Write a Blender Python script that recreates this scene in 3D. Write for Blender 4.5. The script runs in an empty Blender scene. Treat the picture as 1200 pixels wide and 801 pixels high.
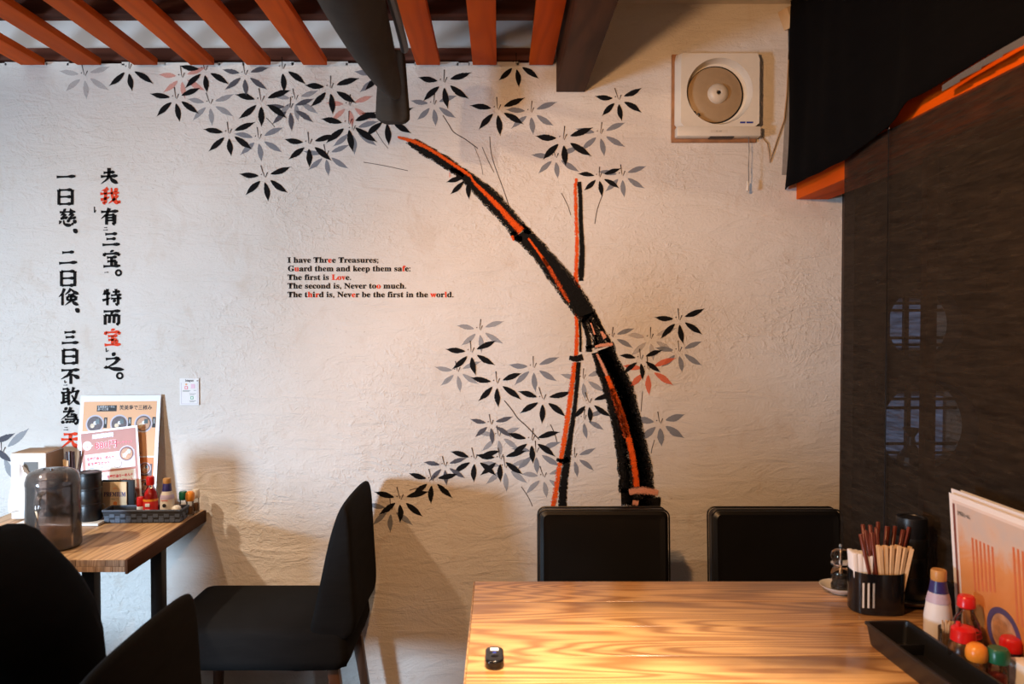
import bpy, bmesh, math, random
from mathutils import Vector, Matrix
random.seed(7)
R = math.radians
sc = bpy.context.scene
C = sc.collection

# ------------------------------------------------------------------ camera
CAM = Vector((0, -2.81, 1.40)); F = 900.0; VX = 585.0; CY = 400.5
PITCH = math.atan(20.5 / F)
cd = bpy.data.cameras.new('camera'); cam = bpy.data.objects.new('camera', cd); C.objects.link(cam)
cam.location = CAM; cam.rotation_euler = (math.pi/2 - PITCH, 0, 0)
cd.sensor_width = 36; cd.lens = 27.0; cd.shift_x = 15/1200
cd.clip_start = .02
cd.dof.use_dof = True; cd.dof.focus_distance = 2.8; cd.dof.aperture_fstop = 4.5
sc.camera = cam
sc.view_settings.view_transform = 'Standard'; sc.view_settings.look = 'None'
sc.view_settings.exposure = 0.0; sc.view_settings.gamma = 1
# ------------------------------------------------------------------ world
w = bpy.data.worlds.new('world'); sc.world = w; w.use_nodes = True
w.node_tree.nodes['Background'].inputs[0].default_value = (.62, .74, 1, 1)
w.node_tree.nodes['Background'].inputs[1].default_value = .6
# ------------------------------------------------------------------ lights
def area(name, loc, target, sx, sy, power, col):
    l = bpy.data.lights.new(name, 'AREA'); l.shape = 'RECTANGLE'; l.size = sx; l.size_y = sy
    l.energy = power; l.color = col
    o = bpy.data.objects.new(name, l); C.objects.link(o); o.location = loc
    o.rotation_euler = (Vector(target) - Vector(loc)).to_track_quat('-Z', 'Y').to_euler()
    return o
def spot(name, loc, target, power, col, ang=80, blend=.6, rad=.03):
    l = bpy.data.lights.new(name, 'SPOT'); l.energy = power; l.color = col
    l.spot_size = R(ang); l.spot_blend = blend; l.shadow_soft_size = rad
    o = bpy.data.objects.new(name, l); C.objects.link(o); o.location = loc
    o.rotation_euler = (Vector(target) - Vector(loc)).to_track_quat('-Z', 'Y').to_euler()
    return o
WARM = (1, .52, .22); COOL = (.56, .77, 1)
area('window_daylight', (-3.12, -2.95, 1.04), (-1.25, 0, .30), .42, .52, 60, COOL).data.spread = R(100)
spot('wall_spotlight', (-1.5, -1.95, 2.27), (-.6, 0, .62), 58, (1, .70, .45), 110, .8, .03)
spot('table_pendant', (-.1, -1.78, 1.95), (.95, -.7, .75), 76, WARM, 140, .5, .035)
spot('table_spotlight', (.12, -1.62, 1.98), (.12, -1.55, .72), 205, (1, .82, .60), 62, 1.0, .04)
area('upper_wall_fill', (-1.65, -.30, 2.525), (-1.65, .08, 2.44), 2.9, .03, .95, (.92, .95, 1)).data.spread = R(70)  # unseen fill strip added to brighten the upper wall behind the slats
spot('left_table_spotlight', (-2.15, -1.05, 2.27), (-1.32, -.38, .72), 125, (1, .82, .62), 32, .7, .03)
area('room_glow', (0, -3.6, 2.2), (0, -1, 1.3), 1.6, .8, 5, (1, .8, .6))

# ------------------------------------------------------------------ pixel helpers
def ray(px, py):
    xr = (px - VX) / F; yr = -(py - CY) / F
    c, s = math.cos(PITCH), math.sin(PITCH)
    return Vector((xr, c + yr*s, -s + yr*c))
def onY(px, py, Y):
    d = ray(px, py); return CAM + d * ((Y - CAM.y) / d.y)
def onZ(px, py, Z):
    d = ray(px, py); return CAM + d * ((Z - CAM.z) / d.z)
def onX(px, py, X):
    d = ray(px, py); return CAM + d * ((X - CAM.x) / d.x)

# ------------------------------------------------------------------ mesh helpers
class MB:
    def __init__(s): s.bm = bmesh.new(); s.mi = 0
    def _tag(s, fs):
        for f in fs: f.material_index = s.mi
    def poly(s, pts):
        f = s.bm.faces.new([s.bm.verts.new(p) for p in pts]); s._tag([f]); return s
    def box(s, x0, x1, y0, y1, z0, z1, mat=None):
        v = [s.bm.verts.new(p) for p in ((x0,y0,z0),(x1,y0,z0),(x1,y1,z0),(x0,y1,z0),(x0,y0,z1),(x1,y0,z1),(x1,y1,z1),(x0,y1,z1))]
        if mat:
            for q in v: q.co = mat @ q.co
        fs = [s.bm.faces.new([v[i] for i in q]) for q in ((3,2,1,0),(4,5,6,7),(0,1,5,4),(1,2,6,5),(2,3,7,6),(3,0,4,7))]
        s._tag(fs); return s
    def lathe(s, prof, c=(0,0,0), n=28, sx=1, sy=1, mat=None):
        rings = []
        for r, z in prof:
            if r < 1e-5: rings.append([s.bm.verts.new((c[0], c[1], c[2]+z))])
            else: rings.append([s.bm.verts.new((c[0]+sx*r*math.cos(2*math.pi*i/n), c[1]+sy*r*math.sin(2*math.pi*i/n), c[2]+z)) for i in range(n)])
        if mat:
            for rr in rings:
                for q in rr: q.co = mat @ q.co
        fs = []
        for a, b in zip(rings, rings[1:]):
            for i in range(n):
                j = (i+1) % n
                if len(a) == 1 and len(b) == 1: continue
                if len(a) == 1: fs.append(s.bm.faces.new((a[0], b[j], b[i])))
                elif len(b) == 1: fs.append(s.bm.faces.new((a[i], a[j], b[0])))
                else: fs.append(s.bm.faces.new((a[i], a[j], b[j], b[i])))
        s._tag(fs); return s
    def cyl(s, r, z0, z1, c=(0,0,0), n=24, mat=None, r1=None):
        r1 = r if r1 is None else r1
        return s.lathe([(0,z0),(r,z0),(r1,z1),(0,z1)], c, n, mat=mat)
    def tube(s, pts, rad, n=8, sq=None, caps=True):
        pts = [Vector(p) for p in pts]; rings = []
        up = Vector((0,0,1))
        for i, p in enumerate(pts):
            t = (pts[min(i+1, len(pts)-1)] - pts[max(i-1, 0)]).normalized()
            u = t.cross(up)
            if u.length < 1e-3: u = t.cross(Vector((0,1,0)))
            u.normalize(); v = u.cross(t)
            r = rad[i] if isinstance(rad, (list, tuple)) else rad
            ru, rv = (r if isinstance(r, tuple) else (r, r))
            rings.append([s.bm.verts.new(p + u*ru*math.cos(2*math.pi*k/n) + v*rv*math.sin(2*math.pi*k/n)) for k in range(n)])
        fs = []
        for a, b in zip(rings, rings[1:]):
            for k in range(n):
                j = (k+1) % n; fs.append(s.bm.faces.new((a[k], a[j], b[j], b[k])))
        if caps: fs.append(s.bm.faces.new(rings[0][::-1])); fs.append(s.bm.faces.new(rings[-1]))
        s._tag(fs); return s
    def extrude(s, outline, a0, a1, axis='y', mat=None):
        def mk(p, a):
            q = Vector({'y': (p[0], a, p[1]), 'x': (a, p[0], p[1]), 'z': (p[0], p[1], a)}[axis])
            return s.bm.verts.new(mat @ q if mat else q)
        A = [mk(p, a0) for p in outline]; B = [mk(p, a1) for p in outline]; n = len(outline)
        fs = [s.bm.faces.new(A), s.bm.faces.new(B[::-1])]
        for i in range(n): fs.append(s.bm.faces.new((A[i], B[i], B[(i+1) % n], A[(i+1) % n])))
        s._tag(fs); return s
    def build(s, name, mat, parent=None, smooth=False, bevel=0, seg=2, sub=0, loc=None, rot=None, kind=None):
        bmesh.ops.recalc_face_normals(s.bm, faces=s.bm.faces)
        if bevel:
            bmesh.ops.bevel(s.bm, geom=[e for e in s.bm.edges if len(e.link_faces) == 2 and e.calc_face_angle(0) > .5], offset=bevel, segments=seg, profile=.5, affect='EDGES', clamp_overlap=True)
        me = bpy.data.meshes.new(name); s.bm.to_mesh(me); s.bm.free()
        for m in (mat if isinstance(mat, (list, tuple)) else [mat]): me.materials.append(m)
        if smooth or bevel:
            for p in me.polygons: p.use_smooth = True
            me.set_sharp_from_angle(angle=R(42))
        o = bpy.data.objects.new(name, me); C.objects.link(o)
        if parent: o.parent = parent
        if loc is not None: o.location = loc
        if rot is not None: o.rotation_euler = rot
        if sub:
            m = o.modifiers.new('sub', 'SUBSURF'); m.levels = sub; m.render_levels = sub
        if kind: o['kind'] = kind
        return o
def tag(o, label, cat, group=None):
    o['label'] = label; o['category'] = cat
    if group: o['group'] = group
    return o
def thing(name, label, cat, loc=(0,0,0), rz=0, group=None, rot=None):
    o = bpy.data.objects.new(name, None); C.objects.link(o); o.location = loc
    o.rotation_euler = rot if rot else (0,0,rz); o.empty_display_size = .05
    return tag(o, label, cat, group)
def struct(o): o['kind'] = 'structure'; return o
def copy_tree(o, parent=None):
    c = o.copy(); C.objects.link(c); c.parent = parent
    for ch in list(o.children): copy_tree(ch, c)
    return c

# ------------------------------------------------------------------ materials
class NT:
    def __init__(s, name):
        s.m = bpy.data.materials.new(name); s.m.use_nodes = True; s.t = s.m.node_tree; s.p = s.t.nodes['Principled BSDF']
        s.out = s.t.nodes['Material Output']
    def n(s, typ, **kw):
        nd = s.t.nodes.new(typ)
        for k, v in kw.items():
            if k.startswith('_'): setattr(nd, k[1:], v)
            else: nd.inputs[k if not k.startswith('i') or not k[1:].isdigit() else int(k[1:])].default_value = v
        return nd
    def l(s, a, b): s.t.links.new(a, b)
    def math(s, op, a, b=None, c=None, clamp=False):
        nd = s.t.nodes.new('ShaderNodeMath'); nd.operation = op; nd.use_clamp = clamp
        for i, v in enumerate((a, b, c)):
            if v is None: continue
            if isinstance(v, (int, float)): nd.inputs[i].default_value = v
            else: s.l(v, nd.inputs[i])
        return nd.outputs[0]
    def noise(s, vec, scale, detail=4, rough=.5, dist=0):
        nd = s.n('ShaderNodeTexNoise'); nd.inputs['Scale'].default_value = scale; nd.inputs['Detail'].default_value = detail
        nd.inputs['Roughness'].default_value = rough; nd.inputs['Distortion'].default_value = dist
        if vec is not None: s.l(vec, nd.inputs['Vector'])
        return nd.outputs[0]
    def map(s, vec, scale=(1,1,1), loc=(0,0,0), rot=(0,0,0)):
        nd = s.n('ShaderNodeMapping'); nd.inputs['Scale'].default_value = scale; nd.inputs['Location'].default_value = loc; nd.inputs['Rotation'].default_value = rot
        s.l(vec, nd.inputs[0]); return nd.outputs[0]
    def pos(s): return s.n('ShaderNodeNewGeometry').outputs['Position']
    def obj(s): return s.n('ShaderNodeTexCoord').outputs['Object']
    def ramp(s, fac, stops):
        nd = s.n('ShaderNodeValToRGB'); cr = nd.color_ramp
        while len(cr.elements) < len(stops): cr.elements.new(.5)
        for e, (p, c) in zip(cr.elements, stops): e.position = p; e.color = (*c, 1) if len(c) == 3 else c
        s.l(fac, nd.inputs[0]); return nd.outputs[0]
    def mix(s, f, a, b, blend='MIX'):
        nd = s.n('ShaderNodeMix', _data_type='RGBA', _blend_type=blend)
        for i, v in ((0, f), (6, a), (7, b)):
            if isinstance(v, (int, float)): nd.inputs[i].default_value = v
            elif isinstance(v, tuple): nd.inputs[i].default_value = (*v, 1) if len(v) == 3 else v
            else: s.l(v, nd.inputs[i])
        return nd.outputs[2]
    def bump(s, h, strength=.3, dist=.002, normal=None):
        nd = s.n('ShaderNodeBump'); nd.inputs['Strength'].default_value = strength; nd.inputs['Distance'].default_value = dist
        s.l(h, nd.inputs['Height'])
        if normal: s.l(normal, nd.inputs['Normal'])
        s.l(nd.outputs[0], s.p.inputs['Normal']); return nd.outputs[0]
    def set(s, **kw):
        for k, v in kw.items():
            k = {'base': 'Base Color', 'rough': 'Roughness', 'metal': 'Metallic', 'trans': 'Transmission Weight', 'ior': 'IOR', 'coat': 'Coat Weight', 'coatr': 'Coat Roughness', 'alpha': 'Alpha', 'spec': 'Specular IOR Level', 'sheen': 'Sheen Weight', 'ecol': 'Emission Color', 'estr': 'Emission Strength'}[k]
            if isinstance(v, tuple): v = (*v, 1)
            if isinstance(v, (int, float, tuple)): s.p.inputs[k].default_value = v
            else: s.l(v, s.p.inputs[k])
        return s
_cache = {}
def plain(name, col, rough=.5, metal=0, var=.06, bump=0, scale=60, **kw):
    key = name
    if key in _cache: return _cache[key]
    t = NT(name); o = t.obj()
    nz = t.noise(o, scale, 3)
    f = t.math('MULTIPLY_ADD', nz, 2*var, 1-var)
    c = t.n('ShaderNodeVectorMath', _operation='SCALE'); c.inputs[0].default_value = col; t.l(f, c.inputs['Scale'])
    t.l(c.outputs[0], t.p.inputs['Base Color'])
    t.set(rough=rough, metal=metal, **kw)
    if bump: t.bump(nz, .4, bump)
    _cache[key] = t.m; return t.m

def plaster_relief(t):
    """height of the trowelled plaster as a function of world position (shared by wall and paint)"""
    p = t.pos()
    big = t.noise(t.map(p, (1, 1, 1.6)), 2.2, 2, .5, .6)
    trowel = t.noise(t.map(p, (.9, 1, 3.2), rot=(0, R(8), 0)), 5, 4, .6, 1.4)
    patch = t.math('MULTIPLY', t.math('SUBTRACT', t.noise(p, 1.9, 2, .5, .4), .44, clamp=True), 6, clamp=True)
    def ridged(sc_, mp, k):
        n = t.noise(t.map(p, *mp), sc_, 3, .6, 1.2)
        r = t.math('ABSOLUTE', t.math('SUBTRACT', n, .5))
        return t.math('SUBTRACT', 1, t.math('MULTIPLY', r, k), clamp=True)
    rg1 = ridged(6, ((1, 1, 1.5), (0, 0, 0), (0, R(-20), 0)), 26)
    rg2 = ridged(17, ((1, 1, 1.2), (3, 0, 1), (0, R(25), 0)), 14)
    lump = t.math('SUBTRACT', t.noise(p, 38, 3, .65, .7), .52, clamp=True)
    fine = t.noise(p, 120, 3, .65)
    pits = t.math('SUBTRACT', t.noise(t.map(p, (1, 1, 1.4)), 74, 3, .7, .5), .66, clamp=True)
    h = t.math('MULTIPLY', big, 1.2)
    for n, k in ((trowel, .9), (t.math('MULTIPLY', rg1, patch), .10), (t.math('MULTIPLY', rg2, patch), .045), (t.math('MULTIPLY', lump, t.math('MULTIPLY_ADD', patch, 1.0, .4)), .7), (fine, .22), (pits, -.9)):
        h = t.math('ADD', h, t.math('MULTIPLY', n, k))
    return h, patch, p, pits
def plaster():
    t = NT('trowelled_plaster'); h, patch, p, pits = plaster_relief(t)
    n1 = t.noise(p, 1.6, 4, .6); n2 = t.noise(t.map(p, (1, 1, .6)), 9, 4, .65, .8)
    c = t.ramp(n1, [(.3, (.69, .635, .575)), (.62, (.75, .715, .675))])
    c = t.mix(t.math('MULTIPLY', t.math('SUBTRACT', n2, .57, clamp=True), 1.8, clamp=True), c, (.56, .43, .32))
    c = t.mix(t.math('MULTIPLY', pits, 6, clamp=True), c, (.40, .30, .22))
    streak = t.noise(t.map(p, (.6, 1, 4)), 26, 4, .7, 1.5)
    c = t.mix(t.math('MULTIPLY', t.math('MULTIPLY', t.math('SUBTRACT', streak, .58, clamp=True), 5, clamp=True), t.math('MULTIPLY', patch, .5)), c, (.50, .35, .24))
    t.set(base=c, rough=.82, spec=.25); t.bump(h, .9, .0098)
    return t.m
M = {}
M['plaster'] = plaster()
def wood(name, dark, mid, light, axis=0, gscale=1.0, rough=.35, coat=0.3, freq=34, bump=.0005, contrast=1.0, spec=.5):
    t = NT(name); oi = t.n('ShaderNodeObjectInfo')
    o = t.obj(); off = t.n('ShaderNodeVectorMath', _operation='SCALE'); off.inputs[0].default_value = (7.3, 3.1, 5.7)
    t.l(oi.outputs['Random'], off.inputs['Scale'])
    ad = t.n('ShaderNodeVectorMath', _operation='ADD'); t.l(o, ad.inputs[0]); t.l(off.outputs[0], ad.inputs[1]); v = ad.outputs[0]
    sc_ = [9*gscale]*3; sc_[axis] = .8*gscale
    n = t.noise(t.map(v, tuple(sc_)), 1.0, 1.6, .4, .1)
    rings = t.math('SINE', t.math('MULTIPLY', n, freq*3.0))
    rings = t.math('MULTIPLY_ADD', rings, .5, .5); rings = t.math('POWER', rings, 1.6)
    s2 = [220*gscale]*3; s2[axis] = 5*gscale
    fib = t.noise(t.map(v, tuple(s2)), 1.0, 3, .6)
    s3 = [5*gscale]*3; s3[axis] = 1.5*gscale
    blot = t.noise(t.map(v, tuple(s3)), 1.0, 3, .55, .5)
    c = t.mix(t.math('MULTIPLY', rings, .8*contrast, clamp=True), light, tuple(.5*a+.5*b for a, b in zip(mid, dark)))
    c = t.mix(t.math('MULTIPLY', t.math('SUBTRACT', fib, .42, clamp=True), 1.9*contrast, clamp=True), c, mid)
    c = t.mix(t.math('MULTIPLY', t.math('SUBTRACT', blot, .5, clamp=True), 3.4*contrast, clamp=True), c, dark)
    hv = t.math('MULTIPLY_ADD', oi.outputs['Random'], .5, .75)
    sc2 = t.n('ShaderNodeVectorMath', _operation='SCALE'); t.l(c, sc2.inputs[0]); t.l(hv, sc2.inputs['Scale'])
    t.set(base=sc2.outputs[0], rough=rough, coat=coat, coatr=.18)
    t.set(spec=spec)
    t.bump(t.math('ADD', t.math('MULTIPLY', fib, .6), t.math('MULTIPLY', rings, -.3)), .5, bump)
    return t.m
M['table_wood'] = wood('oiled_table_wood', (.07, .024, .007), (.32, .13, .036), (.60, .35, .14), 0, 1.0, .28, .55, 44)
M['table_wood_y'] = wood('oiled_table_wood_lengthwise', (.24, .11, .045), (.52, .28, .12), (.80, .50, .25), 1, 1.0, .42, .1, 34)
M['endgrain'] = wood('end_grain_wood', (.12, .06, .03), (.30, .16, .08), (.46, .27, .15), 2, 2.5, .6, 0)
M['slat'] = wood('orange_stained_slat', (.30, .032, .001), (.60, .078, .001), (.72, .105, .002), 1, 1.0, .65, 0, 16, .0003, .5, .08)
M['darkbeam'] = wood('dark_brown_beam', (.035, .014, .007), (.085, .036, .018), (.12, .05, .024), 1, 1, .7, 0, 12, .0004, 1, .12)
M['darkbeam_x'] = wood('dark_brown_crossbeam', (.035, .012, .008), (.085, .030, .020), (.12, .045, .030), 0, 1, .7, 0, 12, .0004, 1, .12)
M['legwood'] = wood('walnut_leg', (.03, .012, .005), (.09, .036, .014), (.14, .06, .025), 2, 1, .45, .1, 14)
M['partition'] = wood('dark_partition_board', (.012, .006, .004), (.03, .016, .009), (.05, .026, .015), 2, 1, .6, 0)
M['floor'] = wood('dark_floor_board', (.04, .02, .012), (.10, .055, .03), (.16, .09, .05), 0, 1, .5, .1)
M['ceil'] = plain('ceiling_paint', (.62, .58, .54), .8, var=.05, scale=6)
M['upper'] = plain('upper_wall_paint', (.62, .60, .58), .8, var=.08, scale=5)
M['roomwall'] = plain('room_wall_paint', (.42, .36, .30), .85)
def fabric(name, col, rough=.95, sc_=900, spec=.06, wr=.0):
    t = NT(name); o = t.obj()
    a = t.noise(t.map(o, (1, 1, 2.2)), sc_*.35, 2); b = t.noise(t.map(o, (.6, .6, 3)), 14, 3, .6, .5)
    c = t.mix(b, tuple(x*.75 for x in col), tuple(x*1.25 for x in col))
    t.set(base=c, rough=rough, spec=spec, sheen=0)
    h = t.math('ADD', t.math('MULTIPLY', a, .25), t.math('MULTIPLY', b, wr))
    t.bump(h, .6, .002)
    return t.m
M['chair_fabric'] = fabric('black_crinkled_slipcover', (.0115, .0115, .012), wr=1.2)
M['shirt'] = fabric('black_knit_shirt', (.005, .005, .0055), wr=1.0)
M['curtain'] = fabric('black_curtain_cotton', (.0028, .0029, .0036), wr=.6)
M['grey_cloth'] = fabric('charcoal_drape_cloth', (.058, .052, .046), wr=.5)
def leather():
    t = NT('black_leather'); o = t.obj()
    v = t.n('ShaderNodeTexVoronoi'); v.inputs['Scale'].default_value = 420; t.l(o, v.inputs['Vector'])
    b = t.noise(o, 6, 3)
    t.set(base=(.0065, .006, .006), rough=t.math('MULTIPLY_ADD', b, .15, .3), spec=.5)
    t.bump(t.math('ADD', t.math('MULTIPLY', v.outputs[0], .12), b), .4, .0025); return t.m
M['leather'] = leather()
M['black_metal'] = plain('black_steel', (.012, .012, .013), .5, .0)
M['black_plastic'] = plain('black_plastic', (.008, .008, .009), .38)
M['black_gloss'] = plain('glossy_black_plastic', (.006, .006, .007), .18)
M['white_plastic'] = plain('aged_white_plastic', (.74, .69, .60), .35, var=.04)
M['fan_disc'] = plain('beige_fan_blade', (.38, .27, .16), .38, var=.08)
M['fan_hub'] = plain('cream_fan_hub', (.62, .55, .45), .4)
M['blue_print'] = plain('blue_print', (.02, .04, .3), .5)
M['grey_print'] = plain('grey_print', (.12, .12, .12), .6)
M['black_print'] = plain('black_print', (.012, .010, .010), .6)
M['red_print'] = plain('red_print', (.60, .02, .02), .5)
M['crimson_print'] = plain('crimson_print', (.62, .03, .07), .5)
M['pink_print'] = plain('pink_print', (.80, .18, .24), .5)
M['white_print'] = plain('white_print', (.76, .75, .76), .5)
M['paper'] = plain('white_paper', (.82, .81, .80), .7, var=.02)
M['laminate'] = plain('laminated_white_sheet', (.80, .82, .88), .34, var=.02)
M['peach_print'] = plain('peach_print', (.80, .42, .20), .5, var=.1, scale=8)
M['rose_print'] = plain('rose_brown_print', (.46, .19, .15), .5, var=.25, scale=9)
M['rose_dark'] = plain('dark_rose_print', (.20, .07, .06), .25)
M['orange_print'] = plain('orange_print', (.72, .22, .05), .5, var=.15, scale=12)
M['soup'] = plain('soup_photo', (.50, .26, .14), .5, var=.6, scale=70)
M['soup_dark'] = plain('dark_soup_photo', (.09, .05, .05), .5, var=.6, scale=90)
M['bowl_rim'] = plain('bowl_rim_print', (.55, .50, .56), .5)
M['bowl_red'] = plain('red_bowl_print', (.16, .03, .03), .5)
M['egg'] = plain('egg_print', (.72, .55, .35), .2, var=.5, scale=80)
M['nori'] = plain('seaweed_print', (.02, .03, .02), .25)
M['white_ceramic'] = plain('white_ceramic', (.74, .72, .68), .15, var=.02, coat=.4)
M['tissue'] = plain('soft_tissue', (.80, .80, .82), .9, var=.03)
M['cardboard'] = plain('tan_carton', (.42, .28, .17), .75)
M['bamboo_stick'] = plain('pale_wood_chopstick', (.70, .47, .26), .6, var=.15)
M['brown_stick'] = plain('reddish_brown_chopstick', (.16, .035, .02), .3, var=.15)
M['dark_stick'] = plain('dark_brown_chopstick', (.05, .015, .012), .35)
M['kraft'] = plain('tan_card_print', (.66, .48, .28), .5, var=.08)
M['red_cap'] = plain('red_plastic_cap', (.62, .012, .012), .28)
M['green_cap'] = plain('green_plastic_cap', (.01, .12, .06), .3)
M['orange_cap'] = plain('orange_plastic_cap', (.80, .28, .03), .3)
M['gold_cap'] = plain('gold_plastic_cap', (.50, .26, .08), .4)
M['navy'] = plain('navy_shrink_sleeve', (.03, .025, .14), .35)
M['lilac'] = plain('lilac_label', (.50, .42, .55), .45)
M['cream_label'] = plain('cream_label', (.68, .62, .52), .5)
M['soy'] = plain('soy_sauce', (.035, .012, .008), .15)
M['pepper'] = plain('peppercorns', (.02, .014, .01), .7, var=.9, scale=400)
M['spice'] = plain('ground_spice', (.35, .19, .10), .8, var=.3, scale=200)
M['chilli'] = plain('red_chilli_powder', (.40, .05, .03), .8, var=.3, scale=200)
M['woven'] = plain('slate_woven_strap', (.05, .065, .095), .6, var=.5, scale=25)
M['woven_dark'] = plain('dark_basket_lining', (.015, .018, .025), .7)
M['brown_ceramic'] = plain('dark_brown_ceramic', (.10, .06, .045), .3)
M['cream_glaze'] = plain('cream_glaze', (.62, .52, .38), .35)
M['chrome'] = plain('chrome', (.7, .7, .72), .15, 1.0, var=.02)
M['skin'] = plain('skin', (.55, .33, .23), .5)
M['hair'] = plain('black_hair', (.012, .010, .009), .45, var=.4, scale=200)
M['trousers'] = plain('dark_trousers', (.02, .02, .025), .9)
M['rail_orange'] = M['slat']
M['conduit'] = plain('tan_cable', (.42, .26, .13), .5)
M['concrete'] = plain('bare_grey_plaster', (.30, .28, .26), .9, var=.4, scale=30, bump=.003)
M['fan_frame'] = plain('stained_wood_frame', (.34, .16, .07), .7, var=.5, scale=30)
def glass(name, col, rough=.03, ior=1.45, alpha=1):
    t = NT(name); n = t.noise(t.obj(), 20, 2)
    t.set(base=col, rough=t.math('MULTIPLY_ADD', n, .04, rough), trans=1.0, ior=ior); return t.m
M['cloudy'] = glass('frosted_plastic', (.86, .80, .76), .28, 1.35)
def clear(name, col, rough=.05, refl=.9, haze=0):
    """thin clear wall: tinted transparency with a fresnel sheen"""
    t = NT(name); t.t.nodes.remove(t.p)
    tr = t.n('ShaderNodeBsdfTransparent'); n = t.noise(t.obj(), 30, 2)
    sc_ = t.n('ShaderNodeVectorMath', _operation='SCALE'); sc_.inputs[0].default_value = col; t.l(t.math('MULTIPLY_ADD', n, .08, .96), sc_.inputs['Scale']); t.l(sc_.outputs[0], tr.inputs[0])
    gl = t.n('ShaderNodeBsdfGlossy', Roughness=rough); df = t.n('ShaderNodeBsdfDiffuse'); df.inputs[0].default_value = (*[c*.6 for c in col], 1)
    m0 = t.n('ShaderNodeMixShader'); m0.inputs[0].default_value = haze; t.l(tr.outputs[0], m0.inputs[1]); t.l(df.outputs[0], m0.inputs[2])
    fr = t.n('ShaderNodeFresnel', IOR=1.5); mx = t.n('ShaderNodeMixShader'); t.l(t.math('MULTIPLY', fr.outputs[0], refl), mx.inputs[0])
    t.l(m0.outputs[0], mx.inputs[1]); t.l(gl.outputs[0], mx.inputs[2]); t.l(mx.outputs[0], t.out.inputs[0]); return t.m
M['acrylic'] = glass('thick_clear_acrylic', (.97, .97, .97), .02)
M['glass'] = clear('clear_glass', (.93, .94, .94), .04)
M['smoke'] = clear('smoky_acrylic', (.75, .70, .68), .10, .95, .10)
M['water'] = clear('iced_water', (.90, .86, .83), .05, .8, .05)
def emis(name, col, s):
    t = NT(name); n = t.noise(t.map(t.obj(), (1, 1, 9)), 14, 3, .6)
    t.set(base=(.05, .05, .05), ecol=col, estr=t.math('MULTIPLY_ADD', n, s*1.6, s*.2)); return t.m
M['daylit'] = emis('daylit_paper_pane', (.42, .58, 1.0), .42)
def screen_mat():
    t = NT('sheer_brown_linen'); p = t.obj()
    a = t.noise(t.map(p, (1, 9, 130)), 1, 3, .6); b = t.noise(t.map(p, (1, 9, 60)), 1.4, 4, .7, .3)
    c = t.ramp(b, [(.3, (.014, .0105, .008)), (.52, (.027, .020, .0145)), (.75, (.044, .032, .022))])
    t.set(base=c, rough=.9, spec=.1)
    al = t.math('MULTIPLY_ADD', a, .5, .60, clamp=True)
    t.set(alpha=al); t.bump(a, .4, .001); return t.m
M['screen'] = screen_mat()
def wash():
    t = NT('watercolour_wash_print'); o = t.obj(); s = t.n('ShaderNodeSeparateXYZ'); t.l(o, s.inputs[0])
    n = t.noise(o, 11, 4, .6, .8)
    f = t.math('ADD', t.math('MULTIPLY', s.outputs[2], 3.1), t.math('MULTIPLY_ADD', n, .7, -.36))
    t.set(base=t.ramp(f, [(.05, (.10, .035, .02)), (.22, (.62, .22, .05)), (.55, (.66, .30, .12)), (.78, (.62, .50, .44)), (1, (.52, .50, .52))]), rough=.28); return t.m
M['wash'] = wash(); M['wash_dark'] = plain('faded_orange_print', (.58, .17, .07), .3, var=.2, scale=20)
def paint(name, col, dry=.5, op=1.0, hatch=0):
    t = NT(name); h, patch, p, pits = plaster_relief(t)
    uv = t.n('ShaderNodeUVMap').outputs[0]
    sep = t.n('ShaderNodeSeparateXYZ'); t.l(uv, sep.inputs[0])
    v = t.math('ABSOLUTE', sep.outputs[1])                       # 0 mid stroke .. 1 edge
    nz = t.noise(p, 260, 2, .6)
    edge = t.math('POWER', v, 3.0 if hatch == 0 else 2.0)
    br = t.n('ShaderNodeCombineXYZ'); t.l(t.math('MULTIPLY', sep.outputs[0], 3.0), br.inputs[0]); t.l(t.math('MULTIPLY', sep.outputs[1], 13.0), br.inputs[1])
    bristle = t.noise(br.outputs[0], 1.0, 3, .6)
    k = t.math('ADD', nz, t.math('MULTIPLY', bristle, .55 if hatch else .15))
    k = t.math('SUBTRACT', k, t.math('MULTIPLY', edge, .36 if hatch else .44))
    a = t.math('GREATER_THAN', k, dry)
    a = t.math('MULTIPLY', a, op)
    t.set(base=col, rough=.85, spec=.08, alpha=a)
    t.bump(h, .9, .0098); return t.m
PM = {'K': paint('black_wall_paint', (.010, .010, .011), .12),
      'K2': paint('charcoal_wall_paint', (.10, .10, .12), .16, .88),
      'G': paint('grey_wall_paint', (.245, .262, .30), .12, .80),
      'G2': paint('pale_grey_wall_paint', (.33, .35, .385), .12, .62),
      'G3': paint('faint_grey_wall_paint', (.45, .43, .44), .12, .4),
      'Rd': paint('vermilion_wall_paint', (.80, .16, .07), .12, .72),
      'R2': paint('faded_vermilion_wall_paint', (.80, .22, .15), .16, .45),
      'BK': paint('black_brush_stroke', (.010, .009, .008), .45, 1, 1),
      'BO': paint('orange_brush_stroke', (.80, .10, .012), .60, 1, 1),
      'BP': paint('pale_coral_brush_stroke', (.80, .36, .24), .60, 1, 1),
      'BD': paint('dry_black_brush_stroke', (.012, .010, .009), .60, 1, 1),
      'BOD': paint('dry_orange_brush_stroke', (.70, .10, .02), .72, 1, 1),
      'T': paint('thin_black_twig', (.05, .035, .03), .10, .85),
      'TX': paint('black_lettering_paint', (.014, .013, .013), .05),
      'TR': paint('red_lettering_paint', (.80, .07, .03), .05)}
# ================================================================== SETTING
WT = 2.344
def slab(name, x0, x1, y0, y1, z0, z1, mat, parent=None):
    return MB().box(x0, x1, y0, y1, z0, z1).build(name, mat, parent)
wb = MB().box(-3.2, .205, 0, .08, 0, WT).box(.205, 2.9, 0, .08, 0, 2.56)
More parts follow.
